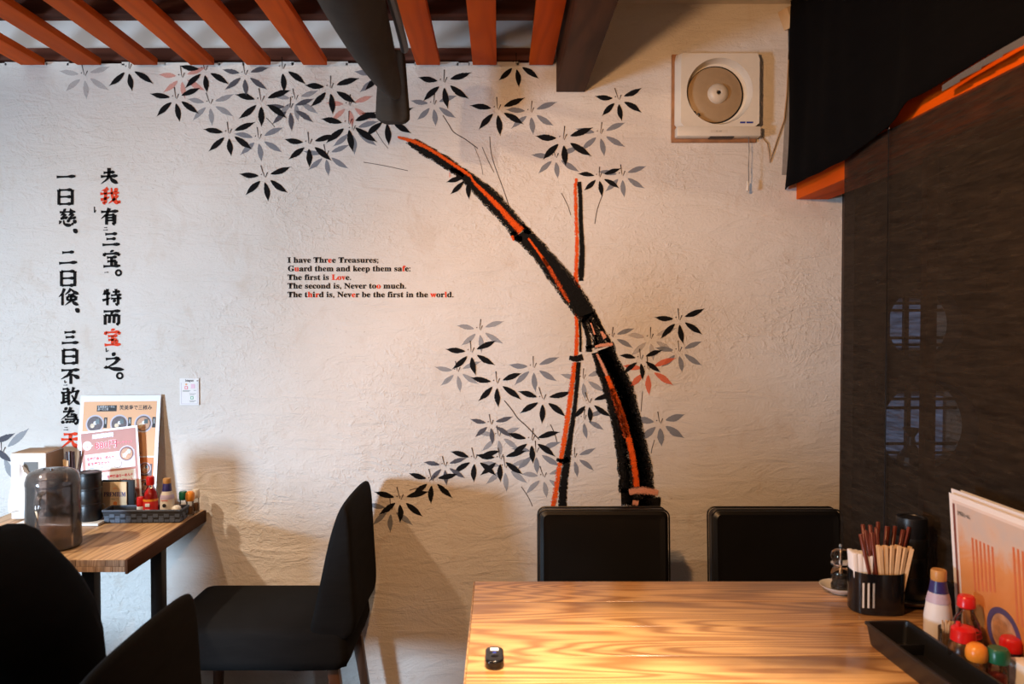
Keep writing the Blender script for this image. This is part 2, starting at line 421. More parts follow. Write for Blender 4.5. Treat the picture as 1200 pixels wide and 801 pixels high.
# ragged lip of plaster along the top of the low wall
x = -3.2
while x < .2:
    l = random.uniform(.04, .12); hh = random.uniform(.001, .010)
    wb.box(x, min(x+l, .204), -.0002, .03, WT-.004, WT+hh); x += l*.92
wall = struct(wb.build('wall_back', M['plaster']))
struct(slab('wall_upper', -3.2, .205, .08, .14, WT-.2, 2.62, M['upper']))
struct(slab('ceiling', -3.2, 2.9, -4.4, .14, 2.56, 2.64, M['ceil']))
wl = MB().box(-3.3, -3.2, -4.4, -3.35, 0, 2.64).box(-3.3, -3.2, -2.55, .14, 0, 2.64).box(-3.3, -3.2, -3.35, -2.55, 0, .80).box(-3.3, -3.2, -3.35, -2.55, 1.60, 2.64)
struct(wl.build('wall_left', M['roomwall']))
struct(slab('wall_right', 2.9, 3.0, -4.4, .14, 0, 2.64, M['roomwall']))
fl = MB().box(-3.3, 3.0, -4.5, .14, -.12, -.02).build('floor', M['darkbeam']); struct(fl)
for i in range(30):
    y = -4.4 + i*.15
    MB().box(-3.2, 2.9, y+.002, y+.148, -.02, 0).build('floor_board', M['floor'], fl)
struct(slab('wall_rear', -3.2, 2.9, -4.5, -4.4, 0, 2.56, M['roomwall']))
wi = struct(MB().box(-3.255, -3.25, -3.35, -2.55, .80, 1.60).build('window_1', M['glass']))
for a in (-3.35, -2.97, -2.59): MB().box(-3.28, -3.22, a, a+.04, .80, 1.60).build('window_bar', M['darkbeam'], wi)
for a in (.80, 1.56): MB().box(-3.28, -3.22, -3.35, -2.55, a, a+.04).build('window_bar', M['darkbeam'], wi)
# ceiling slats
s0 = .108
for k in range(-1, 14):
    if k == -1: continue
    X = s0 - .2035*k
    o = MB().box(0, .086, -3.4, 0, 0, .024).build('ceiling_slat', M['slat'], bevel=.0015)
    o.location = (X, -.02, 2.334)
    tag(o, 'orange stained ceiling slat', 'slat', 'orange slats under the ceiling')
    o['_k'] = k
# labels per slat, by place from the brown beam
names = ['next to the dark brown beam', 'second from the dark brown beam', 'third from the dark brown beam, right of the grey drape', 'partly hidden behind the grey drape', 'just left of the grey drape', 'second to the left of the grey drape', 'third to the left of the grey drape', 'fourth to the left of the grey drape', 'fifth to the left of the grey drape', 'sixth to the left of the grey drape', 'leftmost one in the corner of the photo']
for o in [o for o in C.objects if o.name.startswith('ceiling_slat')]:
    k = o['_k']; del o['_k']
    if k < len(names): o['label'] = 'orange stained wooden ceiling slat, ' + names[k]; 
    else: bpy.data.objects.remove(o)
for i, (y, nm) in enumerate([(0.0, 'dark cross beam lying along the top of the white wall'), (-.416, 'dark cross beam above the slats, one step out from the wall'), (-1.0, 'dark cross beam above the slats, out of the upper frame')]):
    o = MB().box(-3.19, .2, 0, .055, 0, .045).build('cross_beam', M['darkbeam_x'], bevel=.002)
    o.location = (0, y+.001, 2.3585); tag(o, nm, 'beam', 'dark cross beams over the slats')
o = MB().box(0, .104, -3.4, 0, 0, .315).build('ceiling_beam', M['darkbeam'], bevel=.002); o.location = (.207, -.001, 2.243)
tag(o, 'thick dark brown ceiling beam running out from the wall right of the slats', 'beam')

# ---- round windows in the partition beyond the screen
def partition():
    holes = [(1.505, 1.40, .132), (1.525, 1.03, .172)]
    y0, y1 = -.10, .0; X0, X1, Z0, Z1 = 1.25, 2.9, 0, 2.56
    m = MB(); bm = m.bm
    # columns: left board, hole column, right board
    XL, XR = 1.33, 1.72
    m.box(X0, XL, y0, y1-.001, Z0, Z1); m.box(XR, X1, y0, y1-.001, Z0, Z1)
    spans = [(Z0, .84), (.84, 1.222), (1.222, 1.56), (1.56, Z1)]
    m.box(XL, XR, y0, y1-.001, *spans[0]); m.box(XL, XR, y0, y1-.001, *spans[3])
    for (cx, cz, r), (za, zb) in zip(holes[::-1], spans[1:3]):
        n = 48
        for y in (y0,):
            circ = []; sq = []
            for i in range(n):
                a = 2*math.pi*i/n; dx, dz = math.cos(a), math.sin(a)
                circ.append((cx+r*dx, cz+r*dz))
                t = min(((XR-cx)/dx if dx > 1e-6 else 9), ((XL-cx)/dx if dx < -1e-6 else 9), ((zb-cz)/dz if dz > 1e-6 else 9), ((za-cz)/dz if dz < -1e-6 else 9))
                sq.append((cx+t*dx, cz+t*dz))
            cv = [bm.verts.new((a, y, b)) for a, b in circ]; sv = [bm.verts.new((a, y, b)) for a, b in sq]
            bv = [bm.verts.new((a, y1-.001, b)) for a, b in circ]
            for i in range(n):
                j = (i+1) % n
                bm.faces.new((cv[i], cv[j], sv[j], sv[i])); bm.faces.new((cv[i], bv[i], bv[j], cv[j]))
    return struct(m.build('wall_partition', M['partition'])), holes
part, holes = partition()
for n_, (cx, cz, r) in enumerate(holes):
    wn = struct(MB().box(cx-r-.03, cx+r*.55, -.012, -.006, cz-r*.62, cz+r*.62).build('window_%d' % (n_+2), M['daylit']))
    m = MB(); nb = 4
    for k in range(3):
        X = cx - r*.75 + k*r*.52; m.box(X-.008, X+.008, -.03, -.013, cz-r, cz+r)
    m.build('lattice_post', M['partition'], wn)
    m = MB()
    for k in range(9):
        if k in (3, 4, 5): continue
        Z = cz - r*.75 + k*r*.19; m.box(cx-r*1.1, cx+r*.8, -.026, -.016, Z-.005, Z+.005)
    m.build('lattice_bar', M['partition'], wn)
    if n_ == 1:
        v = MB().lathe([(0,0),(.03,0),(.05,.03),(.045,.06),(.015,.1),(.012,.13),(.03,.16),(.026,.16),(.008,.125),(0,.12)], n=20).build('vase', M['black_plastic'])
        v.location = (cx-.045, -.06, cz-.6*r*1.22-.0); v.location.z = cz - math.sqrt(r*r-.045**2) + .004
        tag(v, 'small dark vase silhouetted in the lower round window', 'vase')

# ================================================================== MURAL (paint on the plaster, children of the wall)
class Paint:
    """flat paint film lying on the plaster, UV: u along the stroke, v -1..1 across"""
    def __init__(s, lift=.0012): s.v = []; s.f = []; s.uv = []; s.y = -lift; s.mi = []
    def pt(s, px, py): p = onY(px, py, 0); return (p.x, s.y, p.z)
    def ribbon(s, L, Rr, m=0, u0=0):
        b = len(s.v); n = len(L); u = u0
        us = []
        for i in range(n):
            if i: u += math.dist(L[i], L[i-1]) / 20
            us.append(u)
        mid = [((a[0]+c[0])/2, (a[1]+c[1])/2) for a, c in zip(L, Rr)]
        for i in range(n):
            s.v += [s.pt(*L[i]), s.pt(*mid[i]), s.pt(*Rr[i])]; s.uv += [(us[i], -1), (us[i], 0), (us[i], 1)]
        for i in range(n-1):
            k = b+3*i
            s.f += [(k, k+1, k+4, k+3), (k+1, k+2, k+5, k+4)]; s.mi += [m, m]
    def stroke(s, pts, w, m=0, smooth=True, k=1.0):
        w = [x*k for x in w] if isinstance(w, (list, tuple)) else w*k
        if smooth and len(pts) > 2: pts, w = spline(pts, w)
        L, Rr = [], []
        for i, p in enumerate(pts):
            a = pts[max(i-1, 0)]; b = pts[min(i+1, len(pts)-1)]
            dx, dy = b[0]-a[0], b[1]-a[1]; d = math.hypot(dx, dy) or 1
            ww = (w[i] if isinstance(w, (list, tuple)) else w)/2
            L.append((p[0]-dy/d*ww, p[1]+dx/d*ww)); Rr.append((p[0]+dy/d*ww, p[1]-dx/d*ww))
        s.ribbon(L, Rr, m)
    def build(s, name, mats, parent=wall, label=None):
        me = bpy.data.meshes.new(name); me.from_pydata(s.v, [], s.f)
        for mm in (mats if isinstance(mats, (list, tuple)) else [mats]): me.materials.append(mm)
        uvl = me.uv_layers.new(name='UVMap')
        for p in me.polygons:
            p.material_index = s.mi[p.index] if s.mi else 0
            for li in p.loop_indices: uvl.data[li].uv = s.uv[me.loops[li].vertex_index]
        o = bpy.data.objects.new(name, me); C.objects.link(o); o.parent = parent
        if label: o['label'] = label
        return o
def spline(pts, w, step=4):
    w = list(w) if isinstance(w, (list, tuple)) else [w]*len(pts)
    out, ow = [], []
    n = len(pts)
    for i in range(n-1):
        p0 = pts[max(i-1, 0)]; p1 = pts[i]; p2 = pts[i+1]; p3 = pts[min(i+2, n-1)]
        for k in range(step):
            t = k/step
            q = []
            for d in (0, 1):
                q.append(.5*((2*p1[d]) + (-p0[d]+p2[d])*t + (2*p0[d]-5*p1[d]+4*p2[d]-p3[d])*t*t + (-p0[d]+3*p1[d]-3*p2[d]+p3[d])*t**3))
            out.append(tuple(q)); ow.append(w[i]*(1-t)+w[i+1]*t)
    out.append(tuple(pts[-1])); ow.append(w[-1]); return out, ow
LEAF = {'L': ((-7, -1), (-28, -4), 6.2), 'R': ((7, -3), (29, -11), 6.2), 'l': ((-5, 5), (-21, 20), 6.2), 'D': ((.5, 6.5), (3, 27), 6.4), 'r': ((7, 4), (27, 17), 6.6)}
def sprig(cx, cy, s, rot, col, mask='LRlDr', twig=True, lift=.0012, wide=1):
    P = Paint(lift + random.random()*.0004); ca, sa = math.cos(R(rot)), math.sin(R(rot))
    for ch in mask:
        (bx, by), (tx, ty), wd = LEAF[ch]
        tx += random.uniform(-1.5, 1.5); ty += random.uniform(-1.5, 1.5)
        f = lambda x, y: (cx + s*(x*ca - y*sa), cy + s*(x*sa + y*ca))
        dx, dy = tx-bx, ty-by; d = math.hypot(dx, dy); nx, ny = -dy/d, dx/d
        bend = random.uniform(-.8, .8)
        L, Rr = [], []
        prof = [(0, .05), (.06, .32), (.2, .68), (.38, .95), (.52, 1), (.66, .86), (.78, .6), (.88, .32), (.95, .14), (1.04, .02)]
        for k, (t, ww) in enumerate(prof):
            b = bend*math.sin(math.pi*t); h = wd*ww/2*wide*1.04
            j1 = random.uniform(-.16, .16) if .1 < t < .95 else 0; j2 = random.uniform(-.16, .16) if .1 < t < .95 else 0
            x = bx+dx*t; y = by+dy*t
            L.append(f(x+nx*(b+h+j1), y+ny*(b+h+j1))); Rr.append(f(x+nx*(b-h+j2), y+ny*(b-h+j2)))
        P.ribbon(L, Rr, 0, random.random()*9)
    if twig:
        a = random.uniform(-5, 2)
        P.stroke([(cx, cy), (cx+a*.5*s, cy-6*s), (cx+a*s, cy-13*s)], [.5, .9, 1.3], 1)
        P.stroke([(cx+1, cy+1), (cx+3.5*s, cy-5*s)], [.5, 1.2], 1, False)
        P.stroke([(cx-4*s, cy-2*s), (cx-3*s, cy-3.2*s)], [1, 1], 1, False)
    return P.build('painted_leaf_sprig', [PM[col], PM['T']], label={'Rd': 'vermilion painted leaf sprig', 'R2': 'faded red painted leaf sprig'}.get(col))
SP = [(99,88,1,0,'G3'),(213,90,.95,0,'R2','LRlDr'),(246,121,.95,0,'G2'),(303,162,1,0,'G'),(346,116,.95,0,'G2'),(382,181,.92,0,'G'),(413,152,1,0,'G','RlDr'),(443,88,1,0,'G','Ll'),
 (508,122,.95,0,'G'),(622,131,1,0,'G'),(703.5,156,1,0,'G'),(651,184,.95,0,'G'),(729,205,.95,0,'G'),(562,386,.95,0,'G2'),(536,434.5,.9,0,'G2'),(625,430,1,0,'G'),(521,545,.85,0,'K2'),
 (458,596,.95,5,'G','LlDr'),(584,510,.9,0,'G2'),(628,529,1,0,'G'),(592,547,1,5,'G2'),(637,558,.95,0,'G2'),(673,535,.85,0,'G','RDr'),(683,443,.9,0,'G2'),(684,490,.85,0,'G','RDr'),
 (795.5,411,.95,0,'G'),(717,394,.85,0,'G','RDr'),(773,495,1,0,'G','LRlDr',True,.0012,1.25),(762,396,1,0,'G3'),(-14,521,1.1,0,'K2'),(2,530,1.3,-20,'G2'),
 (759,432,1.08,0,'Rd'),(409,123,.95,0,'R2'),
 (151,80,1,0,'K','lDr'),(206,115,1,0,'K'),(240,82,1,0,'K','LlDr'),(287,87,.95,5,'K2'),(306,118,1.12,3,'K'),(340,126,.95,0,'K2'),(331,80,1,0,'K','Dr'),(268,156,1.02,0,'K'),(310,207,1.02,0,'K'),(387,103,1.1,0,'K'),
 (408.5,145,1.15,0,'K'),(453,138,1.1,0,'K'),(448,86,1,0,'K','l'),(362,168,1.03,3,'K'),(520,96,1.1,0,'K'),(605,75,1,0,'K','lDr'),(583,128,1.1,0,'K'),(724.5,116,.98,-2,'K'),(660,163,1.18,0,'K'),
 (702,206.5,.85,0,'K'),(548,208,.92,0,'K','lD',False),(549,207,.95,-22,'K','L',False),(552,412,1,-2,'K'),(582,448,1.02,2,'K'),(636,467,1.05,8,'K'),(575,496,.85,2,'K2'),(556,537,1,6,'K'),(586,537,.98,3,'K'),(506,562,1,6,'K'),(469,584,1.05,6,'K'),
 (623,515,1.05,5,'K'),(690,471,.9,0,'K','RlDr'),(795.5,374,1,-2,'K'),(750.5,420,.88,0,'K')]
for i, a in enumerate(SP):
    cx, cy, s, rot, col = a[:5]; rest = a[5:]
    if rest and rest[0] == 'l': pass
    sprig(cx, cy, s, rot, col, *rest, lift=(.0008 if col[0] == 'G' else .0018)) if len(rest) < 3 else sprig(cx, cy, s, rot, col, rest[0], rest[1], rest[2], rest[3])
for pts, wd in [([(519,135),(526,146),(532,155),(545,163),(560,174)], 1.0), ([(574,160),(575,175),(579,192),(590,222),(596,240)], .9), ([(565,172),(571,186),(579,202)], .8),
                ([(591,469),(600,480),(607,490),(618,500),(632,515)], 1.2), ([(645,497),(650,508),(653,519)], 1), ([(611,570),(619,582),(624,593)], .9), ([(706,228),(700,245),(697,262)], .9),
                ([(658,226),(665,240),(669,252)], .8), ([(441,140),(430,190),(470,198)], .0), ([(426,190),(450,194),(478,200)], .7), ([(753,458),(752,470),(751,482)], .9), ([(767,515),(764,525),(763,531)], .9),
                ([(480,574),(487,572),(493,571)], 1.0), ([(556,172),(563,190),(566,205)], .5), ([(312,138),(318,144),(322,149)], .8), ([(440,152),(447,164),(455,174)], .6)]:
    if wd: P = Paint(.0009); P.stroke(pts, wd); P.build('painted_twig', PM['T'])
# the curved bamboo
def interp(pts, n):
    d = [0]
    for a, b in zip(pts, pts[1:]): d.append(d[-1]+math.dist(a, b))
    out = []
    for k in range(n):
        t = d[-1]*k/(n-1); i = max(j for j in range(len(d)-1) if d[j] <= t + 1e-9)
        f = (t-d[i])/(d[i+1]-d[i]); f = min(f, 1)
        out.append((pts[i][0]*(1-f)+pts[i+1][0]*f, pts[i][1]*(1-f)+pts[i+1][1]*f))
    return out
def bamboo_seg(P, up, lo, m, n=26, jit=.7):
    a = [(x+random.uniform(-jit, jit), y+random.uniform(-jit, jit)) for x, y in interp(up, n)]; b = [(x+random.uniform(-jit, jit), y+random.uniform(-jit, jit)) for x, y in interp(lo, n)]
    P.ribbon(a, b, m, random.random()*9)
MATS = [PM['BK'], PM['BO'], PM['BP'], PM['BD'], PM['BOD']]
P = Paint(.0032)
bamboo_seg(P, [(488,163),(503,171),(516,178.5),(529,185.5),(545,198),(570.5,214.5),(587,229.5),(610,256),(619,266)], [(475,168),(491,180),(517,195),(535,207),(541,212),(555,228),(574,248),(589,264),(601,278)], 0, 40)
bamboo_seg(P, [(619,266),(625,272),(640,287),(656,305),(668,319),(680,335),(690,350),(698,364)], [(601,279),(608,285),(625,303),(636,320),(650,339),(662,356),(673,370),(683,380)], 0, 34)
bamboo_seg(P, [(698,364),(708,386),(718,404)], [(679,371),(691,398),(694,410)], 3, 12)
bamboo_seg(P, [(698,364),(708,386),(719,404)], [(693,366),(703,388),(713,405)], 0, 12)
P.stroke([(691,374),(697,390),(699,404)], [3,3,4], 0); P.stroke([(682,374),(689,394),(690,412)], [5,6,8], 0); P.stroke([(679,375),(680,392),(680,412)], [3,3,3], 0)
bamboo_seg(P, [(719,404),(728,427),(742,454),(750,487),(758,523),(764,550),(768,594)], [(695,414),(704,440),(715,473),(723,509),(728,542),(729,594)], 3, 34, 1)
bamboo_seg(P, [(719,404),(729,427),(743,454),(751,487),(759,523),(765,550),(769,585)], [(699,412),(713,440),(725,473),(735,509),(742,542),(750,580)], 0, 34, 1)
bamboo_seg(P, [(702,412),(713,440),(724,473),(731,505),(738,540),(741,577)], [(693,414),(700,440),(710,473),(718,505),(723,540),(725,577)], 0, 30, 1)
bamboo_seg(P, [(740,583),(774,581)], [(740,594),(773,596)], 0, 6, 1); bamboo_seg(P, [(727,570),(741,574)], [(727,592),(742,593)], 0, 5, 1)
P.stroke([(686,407),(704,404),(719,403)], [4,5,4], 0)
P.stroke([(612,264),(617,270),(622,272)], [5,9,5], 0); P.stroke([(600,272),(606,279),(612,279)], [8,9,6], 0); P.stroke([(543,200),(549,204)], [7,6], 0, False); P.stroke([(528,198),(536,201),(544,206)], [4,5,6], 0)
P.build('painted_bamboo_stem', MATS, label='thick black and orange curved bamboo stem')
P = Paint(.0040)
P.stroke([(466,161),(485,166),(500,173),(515,182),(530,192),(544,201),(552,207)], [4,6,5.5,5,5,5.5,4.5], 1)
P.stroke([(552,207),(556,214),(570,228),(585,243),(600,260),(611,271)], [3,4.5,6.5,8,9.5,12], 1)
P.stroke([(619,279),(632,297),(642,312)], [3,4,5], 1); P.stroke([(636,302),(646,318),(656,336),(667,354)], [5,8,8,5], 4)
P.stroke([(697,406),(707,404),(718,403)], [3,6,4], 2); P.stroke([(704,388),(709,396)], [4,6], 2, False); P.stroke([(692,378),(697,392)], [2,3], 2, False)
P.stroke([(699,414),(706,428),(711,440)], [3,5,5], 2); P.stroke([(711,440),(720,462),(728,484),(736,512),(742,539),(746,570)], [6,8,9,9,9,9], 1)
P.stroke([(716,455),(726,482),(735,512)], [10,13,13], 4)
P.stroke([(737,576),(752,574),(771,577)], [9,11,8], 2); P.stroke([(741,588),(748,589)], [7,8], 2, False)
P.stroke([(527,202),(527,208)], [1,.8], 1, False); P.stroke([(600,276),(602,282)], [5,3], 1, False)
P.build('painted_bamboo_stem', MATS, label='orange highlight strokes on the curved bamboo stem')
P = Paint(.0022)
P.stroke(k=1.3, pts=[(675.5,209),(674,222),(675,252),(676,290),(675,327),(679,337)], w=[3,4,4,4.5,5,3], m=1)
P.stroke(k=1.3, pts=[(678.5,213),(680,232),(680.5,260),(682,290),(681,318),(681,329)], w=[4,4,4,5,6,4], m=0)
P.stroke(k=1.3, pts=[(675,366),(676,388),(674.5,418)], w=[4,5,5], m=1)
P.stroke(k=1.3, pts=[(674,424),(671,445),(667.5,471),(661,517),(657,539),(652,570),(648,594)], w=[6,6,6,6,6,6,6], m=1)
P.stroke(k=1.3, pts=[(678,424),(674,471),(668,512),(664,540),(660,570),(659,594)], w=[4,4,5,7,8,8], m=0)
P.stroke(k=1.3, pts=[(667,419),(675,420),(683,418)], w=[4,6,6], m=0); P.stroke(k=1.3, pts=[(652,538),(660,540),(666,537)], w=[3,5,5], m=0)
P.build('painted_bamboo_stem', MATS, label='thin upright black and orange bamboo stem')

# ------------------------------------------------------------------ brush lettering
H, V, LF, RT, DT = 'h', 'v', 'l', 'r', 'd'
PROF = {'h': [1.25, .8, .75, .8, 1.5, .6], 'v': [1.3, 1.0, 1.0, 1.0, 1.05, .9], 'l': [1.3, 1.15, 1.0, .8, .5, .12], 'r': [.5, .75, 1.0, 1.4, 1.3, .15], 'd': [.35, 1.0, 1.5, 1.6, 1.2, .5], 'k': [1, 1, .9, .9, .7, .1]}
K = {
'夫': [('h',22,33,50,31,78,29),('h',8,54,50,52,93,49),('l',50,6,48,48,38,70,8,95),('r',52,50,66,74,95,93)],
'我': [('l',42,8,32,15,12,22),('h',6,38,50,35,94,32),('v',30,20,30,55,30,88),('k',30,88,24,88,16,80),('k',8,70,28,64,50,54),('r',58,6,62,50,78,80,94,88),('k',93,88,95,80,95,72),('l',86,44,70,68,44,90),('d',72,10,78,16,86,24)],
'有': [('h',6,25,50,23,94,20),('l',48,4,36,36,6,64),('v',34,42,34,70,34,96),('h',34,43,56,42,76,41),('v',76,41,76,70,76,92),('k',76,92,70,92,62,84),('h',36,58,56,57,74,56),('h',36,73,56,72,74,71)],
'三': [('h',20,22,50,20,80,18),('h',26,50,50,49,74,47),('h',6,84,50,82,95,80)],
'宝': [('d',48,2,51,8,53,14),('v',14,20,13,28,10,36),('h',14,24,50,22,88,20),('k',88,20,86,28,80,34),('h',26,44,50,42,76,40),('h',28,65,50,64,74,62),('h',8,93,50,91,94,89),('v',50,42,50,65,50,90),('d',64,68,70,74,76,80)],
'特': [('l',20,12,14,26,6,38),('h',12,33,26,31,42,29),('v',28,4,28,50,28,96),('k',4,68,24,62,44,54),('h',54,21,70,20,90,18),('v',70,4,70,20,70,38),('h',46,40,70,38,97,36),('h',46,58,70,57,97,55),('v',80,42,80,70,80,92),('k',80,92,74,92,66,84),('d',56,64,62,70,67,77)],
'而': [('h',6,12,50,10,95,8),('l',52,12,49,22,42,32),('v',14,34,14,62,14,94),('h',14,36,50,35,86,33),('v',86,33,86,60,86,90),('k',86,90,80,90,72,84),('v',38,36,37,60,36,84),('v',62,36,61,60,60,84)],
'之': [('d',44,2,51,8,57,16),('h',16,34,46,31,76,28),('l',78,29,56,56,22,78),('l',22,76,16,79,6,82),('r',20,76,50,86,99,90)],
'一': [('h',4,52,50,50,96,47)],
'日': [('v',20,10,20,50,20,94),('h',20,12,50,11,80,10),('v',80,10,80,50,80,94),('h',22,50,50,49,78,49),('h',22,90,50,89,78,88)],
'慈': [('d',30,0,34,5,38,11),('l',70,0,66,6,60,13),('h',10,18,50,16,90,15),('l',30,20,24,30,14,38),('l',40,28,30,42,14,56),('k',14,56,28,54,42,50),('d',38,44,42,50,46,58),('l',70,20,64,30,54,38),('l',80,28,70,42,54,56),('k',54,56,68,54,84,50),('d',80,44,84,50,88,58),('l',14,68,12,78,6,88),('r',30,64,34,86,52,94,72,92),('k',72,92,76,84,75,78),('d',48,62,54,68,58,76),('d',78,64,86,72,94,82)],
'二': [('h',20,22,50,20,80,18),('h',4,84,50,81,96,78)],
'倹': [('l',30,2,20,28,2,50),('v',20,32,20,60,20,96),('l',62,2,50,20,32,38),('r',62,6,78,22,99,34),('h',48,37,62,36,78,35),('v',44,46,44,56,44,68),('h',44,48,64,47,86,46),('v',86,46,86,56,86,67),('h',44,66,64,65,86,64),('l',64,36,60,70,32,96),('r',65,66,76,82,98,95)],
'不': [('h',6,14,50,12,94,10),('l',56,14,38,44,4,68),('v',52,34,52,66,52,98),('r',60,40,76,50,94,64)],
'敢': [('h',12,12,28,11,42,10),('l',42,10,38,18,32,28),('h',4,31,28,30,54,28),('v',16,30,16,56,16,82),('v',42,30,42,66,42,98),('h',18,46,28,46,40,45),('h',18,62,28,62,40,61),('k',1,86,26,80,54,72),('l',68,2,62,22,52,38),('h',62,26,78,24,97,22),('l',86,24,76,62,46,96),('r',58,44,76,76,99,94)],
'為': [('d',22,4,28,10,33,17),('h',14,27,40,26,72,23),('l',54,2,40,40,4,72),('k',52,42,66,41,80,40),('v',80,40,79,46,77,54),('h',34,55,58,54,84,53),('h',22,70,56,69,90,67),('v',90,67,89,80,84,94),('k',84,94,78,94,70,86),('l',82,54,81,60,78,68),('d',15,76,13,84,9,93),('d',31,78,34,83,37,90),('d',48,77,51,82,55,88),('d',64,75,67,80,71,86)],
'天': [('h',16,16,50,14,84,12),('h',4,46,50,44,96,41),('l',50,15,46,54,4,95),('r',52,46,66,76,98,93)],
'、': [('d',10,10,50,45,90,95)], 'ニ': [('h',20,22,50,21,80,20),('h',4,80,50,78,96,76)], 'レ': [('v',25,8,26,50,27,84),('k',27,84,60,70,85,45)]}
def kanji(ch, cx, cy, w, h, red=False, th=3.05):
    P = Paint(.0016)
    if ch == '。':
        pts = [(cx+w/2*math.cos(a), cy+w/2*math.sin(a)) for a in [2*math.pi*k/20 for k in range(21)]]
        P.stroke(pts, 2.4, 0, False)
    else:
        for st in K[ch]:
            pts = [(cx+(st[i]-50)/100*w, cy+(st[i+1]-50)/100*h) for i in range(1, len(st), 2)]
            if len(pts) == 3: pts = [pts[0], ((pts[0][0]+pts[1][0])/2, (pts[0][1]+pts[1][1])/2), pts[1], ((pts[1][0]+pts[2][0])/2, (pts[1][1]+pts[2][1])/2), pts[2]]
            pts, _ = spline(pts, 1, 4); n = len(pts); pr = PROF[st[0]]; ws = []
            base = th*(.95 if st[0] == 'h' else 1.15)*(.86 if len(K[ch]) > 9 else 1)
            for i in range(n):
                t = i/(n-1)*(len(pr)-1); k = min(int(t), len(pr)-2); ws.append(base*(pr[k]*(1-t+k)+pr[k+1]*(t-k)))
            P.stroke(pts, ws, 0, False)
    return P.build('painted_character', PM['TR' if red else 'TX'], label='red painted character' if red else None)
for a in [('夫',128,206,23,21),('我',128.7,229.7,25,22,True),('有',128.7,253.5,23,21),('三',130.4,280,23,20),('宝',131,303,23,21),('特',131.3,348,24,21),('而',131.3,372,22,19),('宝',132,395,22,21,True),('之',133,424,26,22),
          ('。',139,319.5,6,6),('。',140.5,440,6.5,6.5),('一',77.6,207,24,20),('日',77,230.7,26,21),('慈',79.4,255,23,20),('、',88.3,270.5,5.5,5.5),('二',80,301.5,23,20),('日',80,326,26,21),('倹',80.6,348,24,21),('、',90.7,363.5,5.5,5.5),
          ('三',82.3,395,22,20),('日',82.3,417.5,26,20),('不',82.7,440.6,24,19),('敢',82.4,464,23,22),('為',82.4,487,23,21),('天',83,515.5,24,20,True)]:
    kanji(*a)
for a in [('ニ',124,268,6,5),('一',125,319,5,5),('レ',125.7,410,5,6),('レ',77,447,4,4),('一',77,451,5,3),('ニ',77.6,502,6,5),('レ',111.5,246,3,9)]:
    kanji(*a, False, .9)
def bold(s):
    r = ''
    for ch in s:
        if 'A' <= ch <= 'Z': r += chr(0x1D400+ord(ch)-65)
        elif 'a' <= ch <= 'z': r += chr(0x1D41A+ord(ch)-97)
        else: r += ch
    return r
def text(body, mats, parent, size, loc=(0,0,0), rot=(math.pi/2,0,0), width=None, align='LEFT', mi=None, name='lettering', offset=0, height=None, vertical=False):
    cu = bpy.data.curves.new('tmp', 'FONT'); cu.body = body; cu.size = size; cu.align_x = align; cu.offset = offset; cu.resolution_u = 3
    if vertical: cu.body = '\n'.join(body); cu.space_line = .8
    mats = mats if isinstance(mats, (list, tuple)) else [mats]
    for mm in mats: cu.materials.append(mm)
    if mi:
        for i, f in enumerate(cu.body_format): f.material_index = mi[i] if i < len(mi) else 0
    ob = bpy.data.objects.new('tmp', cu); C.objects.link(ob)
    dg = bpy.context.evaluated_depsgraph_get(); me = bpy.data.meshes.new_from_object(ob.evaluated_get(dg)); me.name = name
    bpy.data.objects.remove(ob)
    if me.vertices:
        xs = [v.co.x for v in me.vertices]; x0, x1 = min(xs), max(xs)
        if width:
            k = width/(x1-x0)
            for v in me.vertices: v.co.x = (v.co.x-x0)*k if align == 'LEFT' else (v.co.x-(x0+x1)/2)*k
        if height:
            ys = [v.co.y for v in me.vertices]; y0, y1 = min(ys), max(ys)
            for v in me.vertices: v.co.y = (v.co.y-y0)*height/(y1-y0)
    o = bpy.data.objects.new(name, me); C.objects.link(o); o.parent = parent; o.location = loc; o.rotation_euler = rot
    return o
VERSE = [('I have Three Treasures;', 337, 443.5, 307.6, '  '), ('Guard them and keep them safe:', 337.5, 481, 317.6, ''), ('The first is Love.', 337, 411.5, 327.8, ''), ('The second is, Never too much.', 337, 476, 337.8, ''), ('The third is, Never be the first in the world.', 337, 531.5, 348, '')]
VERSE_RED = {0: [10], 1: [1, VERSE[1][0].find('safe')+2], 2: [13, 14, 15], 3: [VERSE[3][0].find('too')+2], 4: [5, 7, 17, VERSE[4][0].find('world'), VERSE[4][0].find('world')+3]}
for i, (s, xa, xb, yb, _) in enumerate(VERSE):
    a = onY(xa, yb, 0); b = onY(xb, yb, 0)
    mi = [1 if k in VERSE_RED[i] else 0 for k in range(len(s))]
    o = text(bold(s), [PM['TX'], PM['TR']], wall, .0285, (a.x, -.0016, a.z), width=b.x-a.x, mi=mi, name='painted_verse_line', offset=.0004)
    me = o.data
    uvl = me.uv_layers.new(name='UVMap') if not me.uv_layers else me.uv_layers[0]
    for l in uvl.data: l.uv = (0, 0)
